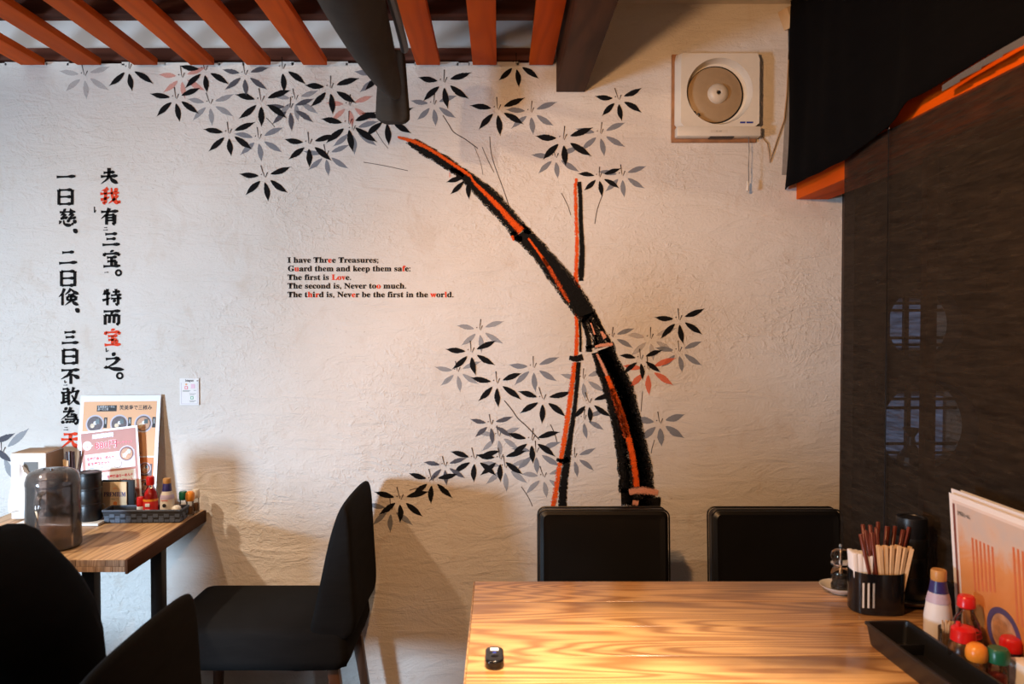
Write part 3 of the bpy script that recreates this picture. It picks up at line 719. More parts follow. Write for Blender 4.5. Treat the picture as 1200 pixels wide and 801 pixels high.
# bare grey plaster strip beside the curtain, and the cable on it
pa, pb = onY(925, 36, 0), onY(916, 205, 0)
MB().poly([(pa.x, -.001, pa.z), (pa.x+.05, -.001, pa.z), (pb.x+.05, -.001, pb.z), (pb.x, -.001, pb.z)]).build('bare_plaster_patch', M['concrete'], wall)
pts = [onY(x, y, -.006) for x, y in [(922,22),(924,34),(924,70),(922,110),(919,140),(912,160),(906,178),(902,190),(901,178),(899,168),(892,160)]]
o = MB().tube(pts, .0022, 6).build('thin_cable', M['conduit'], smooth=True); tag(o, 'thin tan cable running down the wall beside the black curtain', 'cable')
a = onY(924, 21, -.03)
o = MB().box(-.012, .03, -.02, .028, -.035, .035).build('corner_block', M['kraft'], bevel=.003, rot=(0, R(-25), R(20)), loc=a)
tag(o, 'small pale wooden block in the ceiling corner by the curtain', 'block')
a = onY(931, 36, -.03)
o = MB().box(-.012, .012, -.02, .02, -.05, .04).build('rail_bracket', M['black_metal'], bevel=.002, loc=a); tag(o, 'small black bracket under the pale block in the corner', 'bracket')
# ================================================================== WALL FITTINGS
# extractor fan
c = onY(838, 115, 0); FW = .300; FH = .300
fan = thing('extractor_fan', 'square white wall extractor fan with a round opening and a beige disc', 'fan', (c.x, 0, c.z))
MB().box(-FW/2-.010, FW/2-.004, -.012, 0, -FH/2-.012, FH/2+.004).build('wooden_surround', M['fan_frame'], fan, bevel=.002)
def fan_housing():
    m = MB(); bm = m.bm; r = .118; cx, cz = .002, .010; n = 56; X0, X1, Z0, Z1 = -FW/2, FW/2, -FH/2+.034, FH/2; yf = -.052
    sx0, sx1, sz1 = X0+.014, X1-.006, Z1-.006
    circ, circb, sq, sb = [], [], [], []
    for i in range(n):
        a = 2*math.pi*i/n; dx, dz = math.cos(a), math.sin(a)
        t = min((sx1-cx)/dx if dx > 1e-6 else 9, (sx0-cx)/dx if dx < -1e-6 else 9, (sz1-cz)/dz if dz > 1e-6 else 9, (Z0-cz)/dz if dz < -1e-6 else 9)
        circ.append(bm.verts.new((cx+r*dx, yf, cz+r*dz))); circb.append(bm.verts.new((cx+(r-.010)*dx, -.016, cz+(r-.010)*dz)))
        qx, qz = cx+t*dx, cz+t*dz
        sq.append(bm.verts.new((qx, yf, qz)))
        k = ((X1-X0)/(sx1-sx0)); sb.append(bm.verts.new((X0+(qx-sx0)*k, -.012, Z0+(qz-Z0)*(Z1-Z0)/(sz1-Z0))))
    for i in range(n):
        j = (i+1) % n
        bm.faces.new((circ[i], circ[j], sq[j], sq[i])); bm.faces.new((circ[i], circb[i], circb[j], circ[j])); bm.faces.new((sq[i], sq[j], sb[j], sb[i]))
    return m
o = fan_housing().build('housing', M['white_plastic'], fan, smooth=True)
MB().lathe([(.119,0),(.1215,-.003),(.124,0)], n=56, mat=Matrix.Translation((.002,-.052,.010)) @ Matrix.Rotation(R(90), 4, 'X')).build('opening_rim', M['white_plastic'], fan, smooth=True)
MB().box(-FW/2, FW/2, -.055, -.012, -FH/2, -FH/2+.036).build('control_bar', M['white_plastic'], fan, bevel=.005)
MB().box(-.03, .03, -.0556, -.055, -FH/2+.012, -FH/2+.022).build('rating_label', M['cream_label'], fan)
text('AC 100V', M['grey_print'], fan, .007, (-.012, -.0558, -FH/2+.0145), width=.022)
RX = Matrix.Rotation(R(90), 4, 'X')
MB().cyl(.108, 0, .004, mat=Matrix.Translation((.002,-.014,.010)) @ RX, n=48).build('inner_duct_plate', M['white_plastic'], fan)
MB().lathe([(.098,.0042),(.098,.0048),(.103,.0048),(.103,.0042)], n=48, mat=Matrix.Translation((-.006,-.014,.006)) @ RX).build('shadow_gap_ring', M['black_plastic'], fan)
def fblade():
    m = MB(); cx, cz = -.009, .005
    m.lathe([(.028,.012),(.05,.014),(.08,.010),(.098,.004),(.099,.0),(.08,.003),(.03,.006)], n=56, mat=Matrix.Translation((cx,-.022,cz)) @ RX)
    return m
fblade().build('fan_disc', M['fan_disc'], fan, smooth=True)
MB().lathe([(0,.022),(.005,.022),(.006,.026),(.010,.030),(.020,.029),(.031,.024),(.036,.014),(.038,.004),(.038,0)], n=40, mat=Matrix.Translation((0,-.024,.006)) @ RX).build('fan_hub', M['fan_hub'], fan, smooth=True)
MB().cyl(.005, 0, .006, mat=Matrix.Translation((0,-.048,.006)) @ RX, n=16).build('hub_screw', M['black_metal'], fan)
for dx, dz in ((-.088, -.062), (-.071, -.070)):
    MB().lathe([(0,.006),(.004,.005),(.0055,.001),(.0055,0)], n=12, mat=Matrix.Translation((dx,-.042,dz)) @ RX).build('chrome_clip', M['chrome'], fan, smooth=True)
MB().box(.075, .094, -.0525, -.052, -.104, -.098).box(.098, .122, -.0525, -.052, -.104, -.098).build('maker_mark', M['blue_print'], fan)
cp = MB().tube([(.108,-.045,-.15),(.111,-.045,-.2),(.1085,-.046,-.25),(.110,-.045,-.30),(.106,-.045,-.345)], .0014, 6).build('pull_cord', M['grey_print'], fan)
MB().lathe([(0,.018),(.003,.017),(.0055,-.015),(.0045,-.018),(0,-.018)], (.106,-.045,-.325), 12).build('cord_bead', M['white_plastic'], cp, smooth=True)
MB().box(-.03, .055, -.05, -.02, -.153, -.150).build('louvre_slot', M['black_plastic'], fan)

# notice on the wall
c = onY(222.5, 458.5, 0); nw, nh = .070, .098
no = thing('wall_notice', 'small white paper notice with coloured squares pinned to the wall above the left table', 'notice', (c.x, -.004, c.z))
MB().box(-nw/2, nw/2, -.001, .001, -nh/2, nh/2).build('paper_sheet', M['paper'], no)
m = MB(); e = .0014
for x0, x1, z0, z1 in ((-nw/2+.006, nw/2-.006, -nh/2+.004, -nh/2+.005), (nw/2-.0065, nw/2-.0055, -nh/2+.004, nh/2-.016), (-nw/2+.0055, -nw/2+.0065, -nh/2+.004, nh/2-.016)): m.box(x0, x1, -e, -.001, z0, z1)
m.build('printed_border', M['lilac'], no)
text('Instagram', M['grey_print'], no, .012, (-.014, -.0016, .037), width=.030, offset=.0003)
MB().box(-.017, -.005, -e, -.001, .009, .020).build('magenta_square', M['pink_print'], no); MB().box(-.014, -.008, -.0016, -e, .0115, .0175).build('magenta_square', M['paper'], no)
MB().box(.006, .021, -e, -.001, .012, .028).build('pale_pink_square', plain('pale_pink_print', (.80,.55,.66), .6), no)
MB().cyl(.004, 0, .0004, mat=Matrix.Translation((-.011,-.001,.0265)) @ RX, n=16).build('orange_dot', M['peach_print'], no)
MB().box(.004, .015, -e, -.001, -.028, -.017).build('green_square', plain('green_print', (.12,.45,.25), .6), no); MB().box(.0065, .0125, -.0016, -e, -.0255, -.0195).build('green_square', M['paper'], no)
m = MB()
for z, a, b in ((.003,-.024,.004),(.0005,-.024,0),(.004,.016,.025),(-.008,0,.024),(-.012,.002,.018),(-.034,0,.024),(-.038,.002,.018)): m.box(a, b, -e, -.001, z, z+.0012)
m.build('text_line', M['grey_print'], no, kind='stuff')
MB().lathe([(0,.004),(.002,.003),(.003,0)], n=10, mat=Matrix.Translation((.030,-.001,.040)) @ RX).build('pin', M['chrome'], no)

# ================================================================== CLOTHS
def drape():
    m = MB(); pts = []; rad = []
    for px, py, d, r, rv in [(392,-70,1.40,.078,.06),(405,-25,1.58,.080,.06),(413,0,1.72,.076,.058),(424,28,1.86,.070,.055),(437,58,2.02,.060,.052),(452,88,2.20,.042,.046),(461,104,2.34,.028,.034),(466,112,2.40,.012,.014)]:
        dd = ray(px, py); p = CAM + dd*(d/dd.y); pts.append(p); rad.append((r*.96, rv))
    m.tube(pts, rad, 24); return m
dr = thing('hanging_drape', 'charcoal cloth drape rolled along a rail and hanging from the slatted ceiling', 'cloth', (0,0,0))
o = drape().build('rolled_cloth', M['grey_cloth'], dr, smooth=True, sub=1)
m = MB(); bm = m.bm
rows = []
Yb = -.36
for i in range(9):
    t = i/8; py = 58+t*88
    xl = 440 + (1-t)*6 - 1.5*math.sin(t*3); xr = 474.5 + 7*t; rr = []
    dz = 6*max(0, (t-.86)/.14)**2*.5
    for k in range(25):
        a = 2*math.pi*k/24; u = .5 - .5*math.cos(a)
        px = xl + (xr-xl)*u; sag = (2.5*(u-.1) if i == 8 else 0)
        p = onY(px, py + sag - (4*(abs(2*u-1)**6) if i == 8 else 0), Yb)
        p.y += .028*math.sin(a)*(1+.25*math.sin(7*u)) - .012*math.exp(-((u-.55)/.13)**2)*(1 if math.sin(a) < 0 else 0)
        if k < 24: rr.append(bm.verts.new(p))
    rows.append(rr)
for a, b in zip(rows, rows[1:]):
    for k in range(24): bm.faces.new((a[k], a[(k+1) % 24], b[(k+1) % 24], b[k]))
bm.faces.new(rows[-1]); bm.faces.new(rows[0][::-1])
m.build('hanging_end', M['grey_cloth'], dr, smooth=True, sub=1)
pts = []
for px, py, d in [(440,-40,1.5),(456,8,1.78),(466,40,2.0),(473,66,2.2),(474,72,2.3)]:
    dd = ray(px, py); p = CAM + dd*(d/dd.y); p.z += .035; pts.append(p)
MB().tube(pts, .012, 8).build('hanging_rail', M['black_metal'], dr, smooth=True)

# black curtain upper right
def curtain():
    m = MB(); bm = m.bm; XC = 1.04
    key = [(921,222),(940,213),(960,203),(988,187),(1015,166),(1042,148),(1060,134),(1072,118),(1102,99),(1150,68),(1200,38),(1290,-20),(1500,-150)]
    bot = [onX(px, py, XC) for px, py in key]
    def bz(y):
        for a, b in zip(bot, bot[1:]):
            if b.y <= y <= a.y: f = (a.y-y)/(a.y-b.y); return a.z*(1-f)+b.z*f
        return bot[0].z if y > bot[0].y else bot[-1].z
    ny, nz = 130, 16; grid = []; Y0, Y1 = bot[0].y, -2.25
    for j in range(nz+1):
        row = []
        for i in range(ny+1):
            y = Y0 + (Y1-Y0)*(i/ny); t = j/nz; y += -.05*t*max(0, 1-i/10)
            z = bz(y)*(1-t) + 2.55*t
            fold = (.0045*math.sin(y*17+1.3*math.sin(y*7)) + .002*math.sin(y*41+2))*(1-.35*t)
            drift = .012*math.sin(y*9 + t*5)
            row.append(bm.verts.new((XC+fold+drift*(1-t), y, z)))
        grid.append(row)
    for j in range(nz):
        for i in range(ny): bm.faces.new((grid[j][i], grid[j][i+1], grid[j+1][i+1], grid[j+1][i]))
    return m
cur = thing('black_curtain', 'black cloth curtain hanging from the ceiling at the upper right', 'curtain', (0,0,0))
o = curtain().build('cloth', M['curtain'], cur, smooth=True)
so = o.modifiers.new('thick', 'SOLIDIFY'); so.thickness = .003
MB().tube([(1.04,-.06,2.545),(1.04,-2.3,2.545)], .008, 8).build('curtain_rail', M['black_metal'], cur, smooth=True)
pts = [onX(x, y, 1.034) for x, y in [(1104,100),(1125,86),(1150,71),(1175,56),(1200,42),(1240,18)]]
m = MB()
for a, b in zip(pts, pts[1:]): m.poly([a, b, b-Vector((0,0,.018)), a-Vector((0,0,.014))])
o = m.build('hem_sheen', plain('grey_hem_sheen', (.10,.10,.11), .9), cur)  # hem fold of the curtain, its whitish sheen put into the grey
# orange rail the screen hangs from
o = MB().box(1.082, 1.20, -2.6, -.001, 1.855, 2.02).build('orange_rail', M['slat'], bevel=.002)
tag(o, 'orange stained wooden rail under the black curtain at the upper right', 'rail')

# sheer screen
def screen():
    m = MB(); bm = m.bm; ny, nz = 60, 30; Xs = 1.072; g = []
    for j in range(nz+1):
        row = []
        for i in range(ny+1):
            y = -.415 - 1.85*i/ny; z = .32 + (1.935-.32)*j/nz; wv = .0022*math.sin(y*19+z*2) + .0015*math.sin(z*7+y*5)
            y2 = y + .008*(1-j/nz)*(1-i/ny) + .0015*math.sin(z*31)*(1 if i == 0 else 0)
            row.append(bm.verts.new((Xs+wv*(1-j/nz*.7), y2, z)))
        g.append(row)
    for j in range(nz):
        for i in range(ny): bm.faces.new((g[j][i], g[j][i+1], g[j+1][i+1], g[j+1][i]))
    return m
scn = thing('sheer_screen', 'large sheer dark brown linen roller screen at the right', 'screen', (0,0,0))
screen().build('linen_cloth', M['screen'], scn, smooth=True)
MB().tube([(1.072,-.43,.32),(1.072,-2.26,.32)], .009, 8).build('bottom_bar', M['black_metal'], scn, smooth=True)
a = onX(1041.5, 150, 1.062)
MB().tube([(1.062, a.y, a.z), (1.062, a.y-.001, 1.2), (1.062, a.y, .33)], .0016, 6).build('pull_cord', M['black_plastic'], scn)
MB().lathe([(0,.006),(.004,.004),(.005,0),(.004,-.004),(0,-.006)], (1.062, a.y, a.z), 12).build('cord_stud', M['chrome'], scn, smooth=True)
o = MB().box(1.15, 1.18, -.74, -.71, 0, 1.85).build('screen_post', M['darkbeam'], bevel=.002); tag(o, 'thin dark upright post faintly visible behind the sheer screen', 'post')

# ================================================================== CHAIRS
def fabric_chair(label):
    t = thing('fabric_chair', label, 'chair', (0,0,0), 0, 'black slipcovered chairs')
    hw = .215
    m = MB(); bm = m.bm
    prof = [(.16,.43),(.175,.48),(.204,.605),(.23,.733),(.258,.825),(.272,.848),(.286,.852),(.297,.838),(.303,.78),(.308,.68),(.314,.58),(.320,.50),(.312,.42)]
    ys = [-hw, -hw+.012, -hw*.6, 0, hw*.6, hw-.012, hw]; rings = []
    for yi, y in enumerate(ys):
        e = 1 if yi in (0, 6) else 0
        rr = []
        cx = sum(p[0] for p in prof)/len(prof)
        for x, z in prof:
            k = .80 if e else 1
            xx = cx+(x-cx)*k - (0 if e else .004*math.cos(y/hw*1.5)); zz = z - (.016 if e and z > .8 else 0) - (.006 if yi in (1,5) and z > .8 else 0)
            mid = .27+(z-.6)*.12
            rr.append(bm.verts.new((mid+(xx-mid), y, zz)))
        rings.append(rr)
    n = len(prof)
    for a, b in zip(rings, rings[1:]):
        for i in range(n): bm.faces.new((a[i], a[(i+1) % n], b[(i+1) % n], b[i]))
    bm.faces.new(rings[0]); bm.faces.new(rings[-1][::-1])
    m.build('backrest', M['chair_fabric'], t, smooth=True, sub=2)
    m = MB(); bm = m.bm; N = 10
    def seat_ring(z, ex, wob):
        out = []
        pts = []
        x0, x1, y0, y1 = -.30-ex, .285+ex, -hw-ex, hw+ex; r = .035
        for cx_, cy_, a0 in ((x1-r, y1-r, 0), (x0+r, y1-r, 90), (x0+r, y0+r, 180), (x1-r, y0+r, 270)):
            for k in range(6):
                a = R(a0+k*18); pts.append((cx_+r*math.cos(a), cy_+r*math.sin(a)))
        for i, (x, y) in enumerate(pts): out.append(bm.verts.new((x+wob*math.sin(i*2.1), y+wob*math.cos(i*1.7), z + (0 if z > .4 else .004*math.sin(i*1.3)))))
        return out
    rs = [seat_ring(.318, .010, .003), seat_ring(.375, .008, .002), seat_ring(.43, .002, 0), seat_ring(.458, -.002, 0), seat_ring(.470, -.016, 0)]
    for a, b in zip(rs, rs[1:]):
        for i in range(24): bm.faces.new((a[i], a[(i+1) % 24], b[(i+1) % 24], b[i]))
    c1 = [bm.verts.new((v.co.x*.55, v.co.y*.55, .476)) for v in rs[-1]]; cc = bm.verts.new((0,0,.477))
    for i in range(24):
        bm.faces.new((rs[-1][i], rs[-1][(i+1) % 24], c1[(i+1) % 24], c1[i])); bm.faces.new((c1[i], c1[(i+1) % 24], cc))
    bm.faces.new(rs[0][::-1])
    m.build('seat', M['chair_fabric'], t, smooth=True, sub=1)
    for sx, sy in ((-1,-1),(-1,1),(1,-1),(1,1)):
        m = MB(); x = .24*sx; y = .18*sy; k = .055 if sx > 0 else -.012
        m.extrude([(x-.018,.345),(x+.018,.345),(x+k+.012,0),(x+k-.012,0)], y-.017, y+.017, 'y')
        m.build('leg', M['legwood'], t, bevel=.003)
    return t
ch1 = fabric_chair('black slipcovered chair facing the left table, empty, against the white wall')
ch1.location = (-.755, -.275, 0)
ch2 = copy_tree(ch1); ch2['label'] = 'black slipcovered chair in the near left corner behind the seated person'
ch2.location = (-.928, -1.425, 0)

def leather_chair(label):
    t = thing('leather_chair', label, 'chair', (0,0,0), 0, 'black leather chairs behind the right table')
    hw = .208; lean = Matrix.Translation((0,0,.45)) @ Matrix.Rotation(R(-4), 4, 'X') @ Matrix.Translation((0,0,-.45))
    m = MB(); bm = m.bm
    def ring(y, inset, r):
        pts = []
        x0, x1, z0, z1 = -hw+inset, hw-inset, .40+inset, .805-inset
        for cx_, cz_, a0 in ((x1-r, z1-r, 0), (x0+r, z1-r, 90), (x0+r, z0+r, 180), (x1-r, z0+r, 270)):
            for k in range(6): a = R(a0+k*18); pts.append(Vector((cx_+r*math.cos(a), y, cz_+r*math.sin(a))))
        return [bm.verts.new(lean @ p) for p in pts]
    rs = [ring(-.030, .030, .012), ring(-.034, .014, .016), ring(-.026, .003, .022), ring(-.010, 0, .024), ring(.016, 0, .024), ring(.030, .006, .02), ring(.034, .02, .015)]
    for a, b in zip(rs, rs[1:]):
        for i in range(24): bm.faces.new((a[i], a[(i+1) % 24], b[(i+1) % 24], b[i]))
    bm.faces.new(rs[0]); bm.faces.new(rs[-1][::-1])
    m.build('backrest', M['leather'], t, smooth=True)
    m = MB()
    z1 = .805
    for yy in (-.026, .026):
        pts = []
        for cx_, cz_, a0 in ((hw-.022, z1-.022, 0), (-hw+.022, z1-.022, 90)):
            for k in range(6): a = R(a0+k*18); pts.append(lean @ Vector((cx_+.023*math.cos(a), yy, cz_+.023*math.sin(a))))
        pts = [lean @ Vector((hw+.001, yy, .42))] + pts + [lean @ Vector((-hw-.001, yy, .42))]
        m.tube(pts, .0028, 6)
    m.build('piping', M['leather'], t, smooth=True)
    MB().box(-.178, .172, -.43, -.035, .385, .455).build('seat', M['leather'], t, bevel=.02, seg=3)
    for sx, sy in ((-1,-.40),(1,-.40),(-1,0),(1,0)):
        m = MB(); x = .15*sx; m.box(x-.017, x+.017, sy-.017, sy+.017, 0, .40); m.build('leg', M['legwood'], t, bevel=.003)
    return t
lc1 = leather_chair('black leather chair behind the right table, the left of the two')
lc1.location = (onY(707.5, 640, -.36).x, -.36, 0)
lc2 = copy_tree(lc1); lc2['label'] = 'black leather chair behind the right table, next to the sheer screen'
lc2.location = (onY(910, 640, -.36).x, -.36, 0)

# ================================================================== TABLES
TZ = .72
tb = thing('right_table', 'large wooden plank dining table at the lower right with a bright warm sheen', 'table', (0,0,0)); tb.name = 'dining_table'
yb = -.79; X0, X1 = -.068, 1.062; ws = [.148, .155, .155, .155, .155, .155, .155]
y = yb
for k, wd in enumerate(ws):
    o = MB().box(0, X1-X0-.004, -wd+.0018, 0, -.034, 0).build('plank', M['table_wood'], tb, bevel=.0008, seg=1)
    o.location = (X0+.004, y, TZ); y -= wd
MB().box(X0, X0+.0038, y+.001, yb, TZ-.034, TZ).build('edge_strip', M['table_wood'], tb, bevel=.001)
MB().box(X0+.03, X1-.03, y+.04, yb-.04, TZ-.075, TZ-.0345).build('under_frame', M['black_metal'], tb)
for lx in (X0+.06, X1-.1):
    for ly in (yb-.08, y+.1): MB().box(lx, lx+.045, ly-.045, ly, 0, TZ-.075).build('leg', M['black_metal'], tb, bevel=.002)

t2 = thing('cafe_table', 'small wooden cafe table with dark edge against the wall at the left', 'table', (0,0,0))
LX0, LX1, LY0, LY1 = -1.765, -1.075, -.60, -.006
nb = 5; bw = (LX1-.008-LX0)/nb
for k in range(nb):
    o = MB().box(0, bw-.0006, LY0, LY1, -.036, 0).build('plank', [M['table_wood_y']], t2, bevel=.0008, seg=1); o.location = (LX0+k*bw, 0, TZ)
random.seed(3); xx = LX0
while xx < LX1-.012:
    l = random.choice((.04, .06, .085)); e2 = min(xx+l, LX1-.008)
    MB().box(xx+.0006, e2, LY0-.004, LY0, TZ-.020, TZ-.001).build('end_block', M['endgrain'], t2, bevel=.0006, seg=1)
    xx = e2
xx = LX0+.02
while xx < LX1-.012:
    l = random.choice((.05, .075)); e2 = min(xx+l, LX1-.008)
    MB().box(xx+.0006, e2, LY0-.004, LY0, TZ-.036, TZ-.0206).build('end_block', M['endgrain'], t2, bevel=.0006, seg=1)
    xx = e2
MB().box(LX1-.008, LX1, LY0-.004, LY1, TZ-.042, TZ-.0005).build('dark_edge', M['darkbeam'], t2, bevel=.001)
a = onZ(187, 648, TZ-.04)
for lx, ly in ((-1.150, -.235), (-1.252, -.47)):
    MB().box(lx-.019, lx+.019, ly-.02, ly+.02, 0, TZ-.036).build('leg', M['black_metal'], t2, bevel=.002)
MB().box(-1.6, -1.11, -.26, -.21, TZ-.052, TZ-.036).build('under_frame', M['black_metal'], t2)

def base(px, py): p = onZ(px, py, TZ); return (p.x, p.y, TZ)
def rzm(a): return Matrix.Rotation(R(a), 4, 'Z')
# ------------------------------------------------------------------ left table: pitcher
x, y, z = base(63, 640)
t = thing('water_pitcher', 'smoky clear plastic water pitcher with a domed lid on the left table', 'pitcher', (x, y, z), R(0))
MB().lathe([(0,.001),(.074,.001),(.078,.006),(.076,.10),(.0735,.195),(.071,.195),(.0735,.10),(.0755,.008),(0,.005)], n=48).build('jug_body', M['smoke'], t, smooth=True)
MB().lathe([(.0745,.190),(.0755,.197),(.0745,.205),(.070,.222),(.062,.232),(.045,.239),(.02,.242),(0,.243),(0,.240),(.02,.239),(.044,.236),(.060,.229),(.0675,.220),(.072,.204),(.072,.190)], n=48).build('domed_lid', M['smoke'], t, smooth=True)
MB().lathe([(0,.0055),(.0745,.0055),(.0728,.135),(0,.135)], n=40).build('water', M['water'], t, smooth=True)
h = []
for a_, z_ in ((0,.035),(.012,.034),(.026,.045),(.030,.08),(.030,.135),(.028,.165),(.016,.178),(0,.180)): h.append(Vector((.012, -.073-a_, z_)))
MB().tube(h, [(.010,.006)]*8, 10).build('handle', M['smoke'], t, smooth=True)
MB().cyl(.006, 0, .006, (-.015,-.02,.240), 12).cyl(.006, 0, .006, (.012,-.025,.240), 12).build('lid_knob', M['chrome'], t, smooth=True)
random.seed(5)
for k in range(7):
    MB().box(-.013,.013,-.013,.013,-.012,.012).build('ice_cube', M['water'], t, bevel=.003, loc=(random.uniform(-.04,.04), random.uniform(-.04,.04), .118+random.uniform(-.02,.012)), rot=(random.random(), random.random(), random.random()*3))
# tissue box
x, y, z = base(42, 604)
t = thing('napkin_dispenser', 'upright white and tan napkin box behind the pitcher', 'napkin box', (onY(38, 600, -.15).x, -.165, z), R(3))
MB().box(-.062,.056,0,.12,.008,.235).build('carton_body', [M['paper']], t, bevel=.002)
MB().box(.0562,.0575,.004,.118,.01,.233).build('carton_side', M['cardboard'], t)
MB().box(-.060,.055,.002,.118,.2351,.2362).build('carton_top', M['cardboard'], t)
MB().box(-.018,.030,-.001,.0,.06,.205).build('pull_slot', M['grey_print'], t)
m = MB(); bm = m.bm; rr = []
for j in range(8):
    t_ = j/7; z_ = .035+t_*.155; wdt = .055*(1-t_**2*.75); row = []
    for k in range(9): u = k/8*2-1; row.append(bm.verts.new((-.012+u*wdt-.01*t_, -.006-.022*math.sin(math.pi*(1-abs(u))/2)*(1-.5*t_)-.004*math.sin(k*2.2+j), z_+.01*math.cos(u*2))))
    rr.append(row)
for a_, b_ in zip(rr, rr[1:]):
    for k in range(8): bm.faces.new((a_[k], a_[k+1], b_[k+1], b_[k]))
m.build('pulled_napkin', M['tissue'], t, smooth=True)
# white tray under cups
o = MB().box(-.20,.080,-.052,.05,0,.010).build('serving_tray', M['white_ceramic'], bevel=.004, loc=(onY(97, 607, -.185).x, -.185, TZ)); tag(o, 'long low white tray under the black cups on the left table', 'tray')
TX, TY, _ = o.location
# chopsticks
def holder(x, y, z, label, stick_mat, n, hh, lab_sticks, grp):
    t = thing('chopstick_holder', label, 'holder', (x, y, z))
    return t
x, y = base(84, 600)[:2]
x2 = onY(80, 570, -.10).x
t = thing('cutlery_holder', 'dark square holder behind the pitcher holding sticks', 'holder', (x2, -.085, TZ+.0102))
MB().box(-.034,.034,-.026,.026,0,.004).box(-.034,-.031,-.026,.026,0,.115).box(.031,.034,-.026,.026,0,.115).box(-.034,.034,-.026,-.023,0,.115).box(-.034,.034,.023,.026,0,.115).build('holder_box', M['black_plastic'], t)
hold = (x2, -.085)
random.seed(11)
for k in range(10):
    px = (-.024+.006*k) if k < 10 else 0
    pale = k < 4
    lx = hold[0] - .026 + k*.0058; ly = hold[1] + random.uniform(-.016, .014); L = .185 if pale else .215
    o = MB().box(-.0026,.0026,-.0026,.0026,0,L).build('chopstick', M['bamboo_stick'] if pale else M['dark_stick'], bevel=.0006, seg=1, loc=(lx, ly, TZ+.0146), rot=(random.uniform(-.03,.04), random.uniform(-.06,.06)+(.03 if pale else -.02), random.random()*.3))
    tag(o, 'pale wooden chopstick standing in the holder on the left table' if pale else 'dark brown chopstick standing in the holder on the left table', 'chopstick', 'pale chopsticks on the left table' if pale else 'dark chopsticks on the left table')
# black stacked cups
x, y = onY(105, 600, -.185).x, -.185
for k in range(3):
    t = MB().lathe([(0,0),(.037,0),(.0385,.003),(.0395,.048),(.0385,.052),(.0395,.053),(.0395,.060),(.037,.0622),(.030,.0622),(.029,.0605),(0,.0605)], n=36).build('stacked_cup', M['black_plastic'], smooth=True, loc=(x, y, TZ+.0104+k*.0515))
    tag(t, ['black plastic cup at the bottom of the stack on the left table', 'black plastic cup in the middle of the stack on the left table', 'black plastic cup topmost of the stack on the left table'][k], 'cup', 'black stacked cups on the left table')
# lidded card stand: PREMIUM
p = onY(136, 592, -.12)
t = thing('card_stand', 'black card stand with a tan PREMIUM card on the left table', 'card stand', (p.x+.004, -.128, TZ), R(1))
MB().box(-.052,.062,.004,.014,0,.134).build('stand_block', M['black_plastic'], t, bevel=.003)
MB().box(-.046,.038,-.002,.0035,.0,.128).build('tan_card', M['kraft'], t, bevel=.001)
text(bold('PREMIUM'), M['navy'], t, .022, (-.003, -.003, .078), width=.076, align='CENTER', offset=.0002)
text("MALT'S", M['grey_print'], t, .008, (-.003, -.003, .066), width=.026, align='CENTER')
MB().cyl(.007, 0, .0006, mat=Matrix.Translation((-.002,-.002,.053)) @ RX, n=20).build('orange_crest', M['orange_print'], t)
MB().box(-.010,.008,-.0028,-.002,.104,.1055).box(-.006,.004,-.0028,-.002,.108,.1095).build('printed_rule', M['orange_print'], t)
# small mug handle (brown mug behind the cups)
p = onY(120, 600, -.085)
t = thing('brown_mug', 'small brown mug beside the black cup stack on the left table', 'mug', (p.x-.005, -.13, TZ+.0102))
MB().lathe([(0,0),(.02,0),(.023,.004),(.024,.05),(.022,.05),(.021,.008),(0,.006)], n=28).build('mug_body', M['brown_ceramic'], t, smooth=True)
MB().tube([(.023,0,.042),(.034,0,.042),(.038,0,.034),(.037,0,.018),(.031,0,.010),(.023,0,.010)], .003, 8).build('handle', M['white_ceramic'], t, smooth=True)

# ------------------------------------------------------------------ menus on the left table
def menu_plane(name, label, px, py, w, h, Yb, tiltx, roll, cat='menu'):
    p = onY(px, py, Yb)
    t = bpy.data.objects.new(name, None); C.objects.link(t); tag(t, label, cat)
    t.location = (p.x, Yb, TZ+.001+abs(math.sin(R(roll)))*w/2)
    t.rotation_euler = (R(tiltx), R(roll), 0)
    MB().box(-w/2, w/2, -.0006, .0006, 0, h).build('laminated_sheet', M['laminate'], t)
    return t
def rect(t, name, mat, x0, x1, z0, z1, lay=1): 
    y = -.0006-.0004*lay; return MB().box(x0, x1, y, -.0005, z0, z1).build(name, mat, t)
def disc(t, name, mat, x, z, r, lay=1, sx=1, parent=None):
    return MB().cyl(r, 0, .0004*lay+.0001, mat=Matrix.Translation((x,-.0006,z)) @ RX @ Matrix.Scale(sx, 4, (1,0,0)), n=32).build(name, mat, parent or t)
def bowl(t, x, z, r, rim='bowl_rim', inner='bowl_red', soup='soup'):
    b = disc(t, 'bowl_photo', M[rim], x, z, r, 2); disc(t, 'bowl_inside', M[inner], x, z, r*.84, 3, parent=b); disc(t, 'soup_surface', M[soup], x, z-.03*r, r*.72, 4, parent=b)
    disc(t, 'egg', M['egg'], x-.25*r, z-.2*r, r*.24, 5, parent=b); disc(t, 'egg', M['white_print'], x+.05*r, z+.1*r, r*.2, 5, parent=b)
    MB().box(x+.1*r, x+.5*r, -.0029, -.0006, z, z+.5*r).build('seaweed', M['nori'], b)
mw, mh = .292, .425
t = menu_plane('menu_board', 'large orange laminated ramen menu leaning on the wall behind the left table', 133.5, 600, mw, mh, -.082, -9.4, -.6)
rect(t, 'orange_panel', M['peach_print'], -mw/2+.013, mw/2-.013, .205, mh-.022)
rect(t, 'orange_panel', M['orange_print'], -mw/2+.013, mw/2-.013, .012, .200)
bx = -mw/2+.062
rect(t, 'title_block', M['black_print'], bx, bx+.072, mh-.058, mh-.036, 2)
text('生姜醤油らーめん\n選べる三種', M['white_print'], t, .0088, (bx+.003, -.0017, mh-.0445), width=.062)
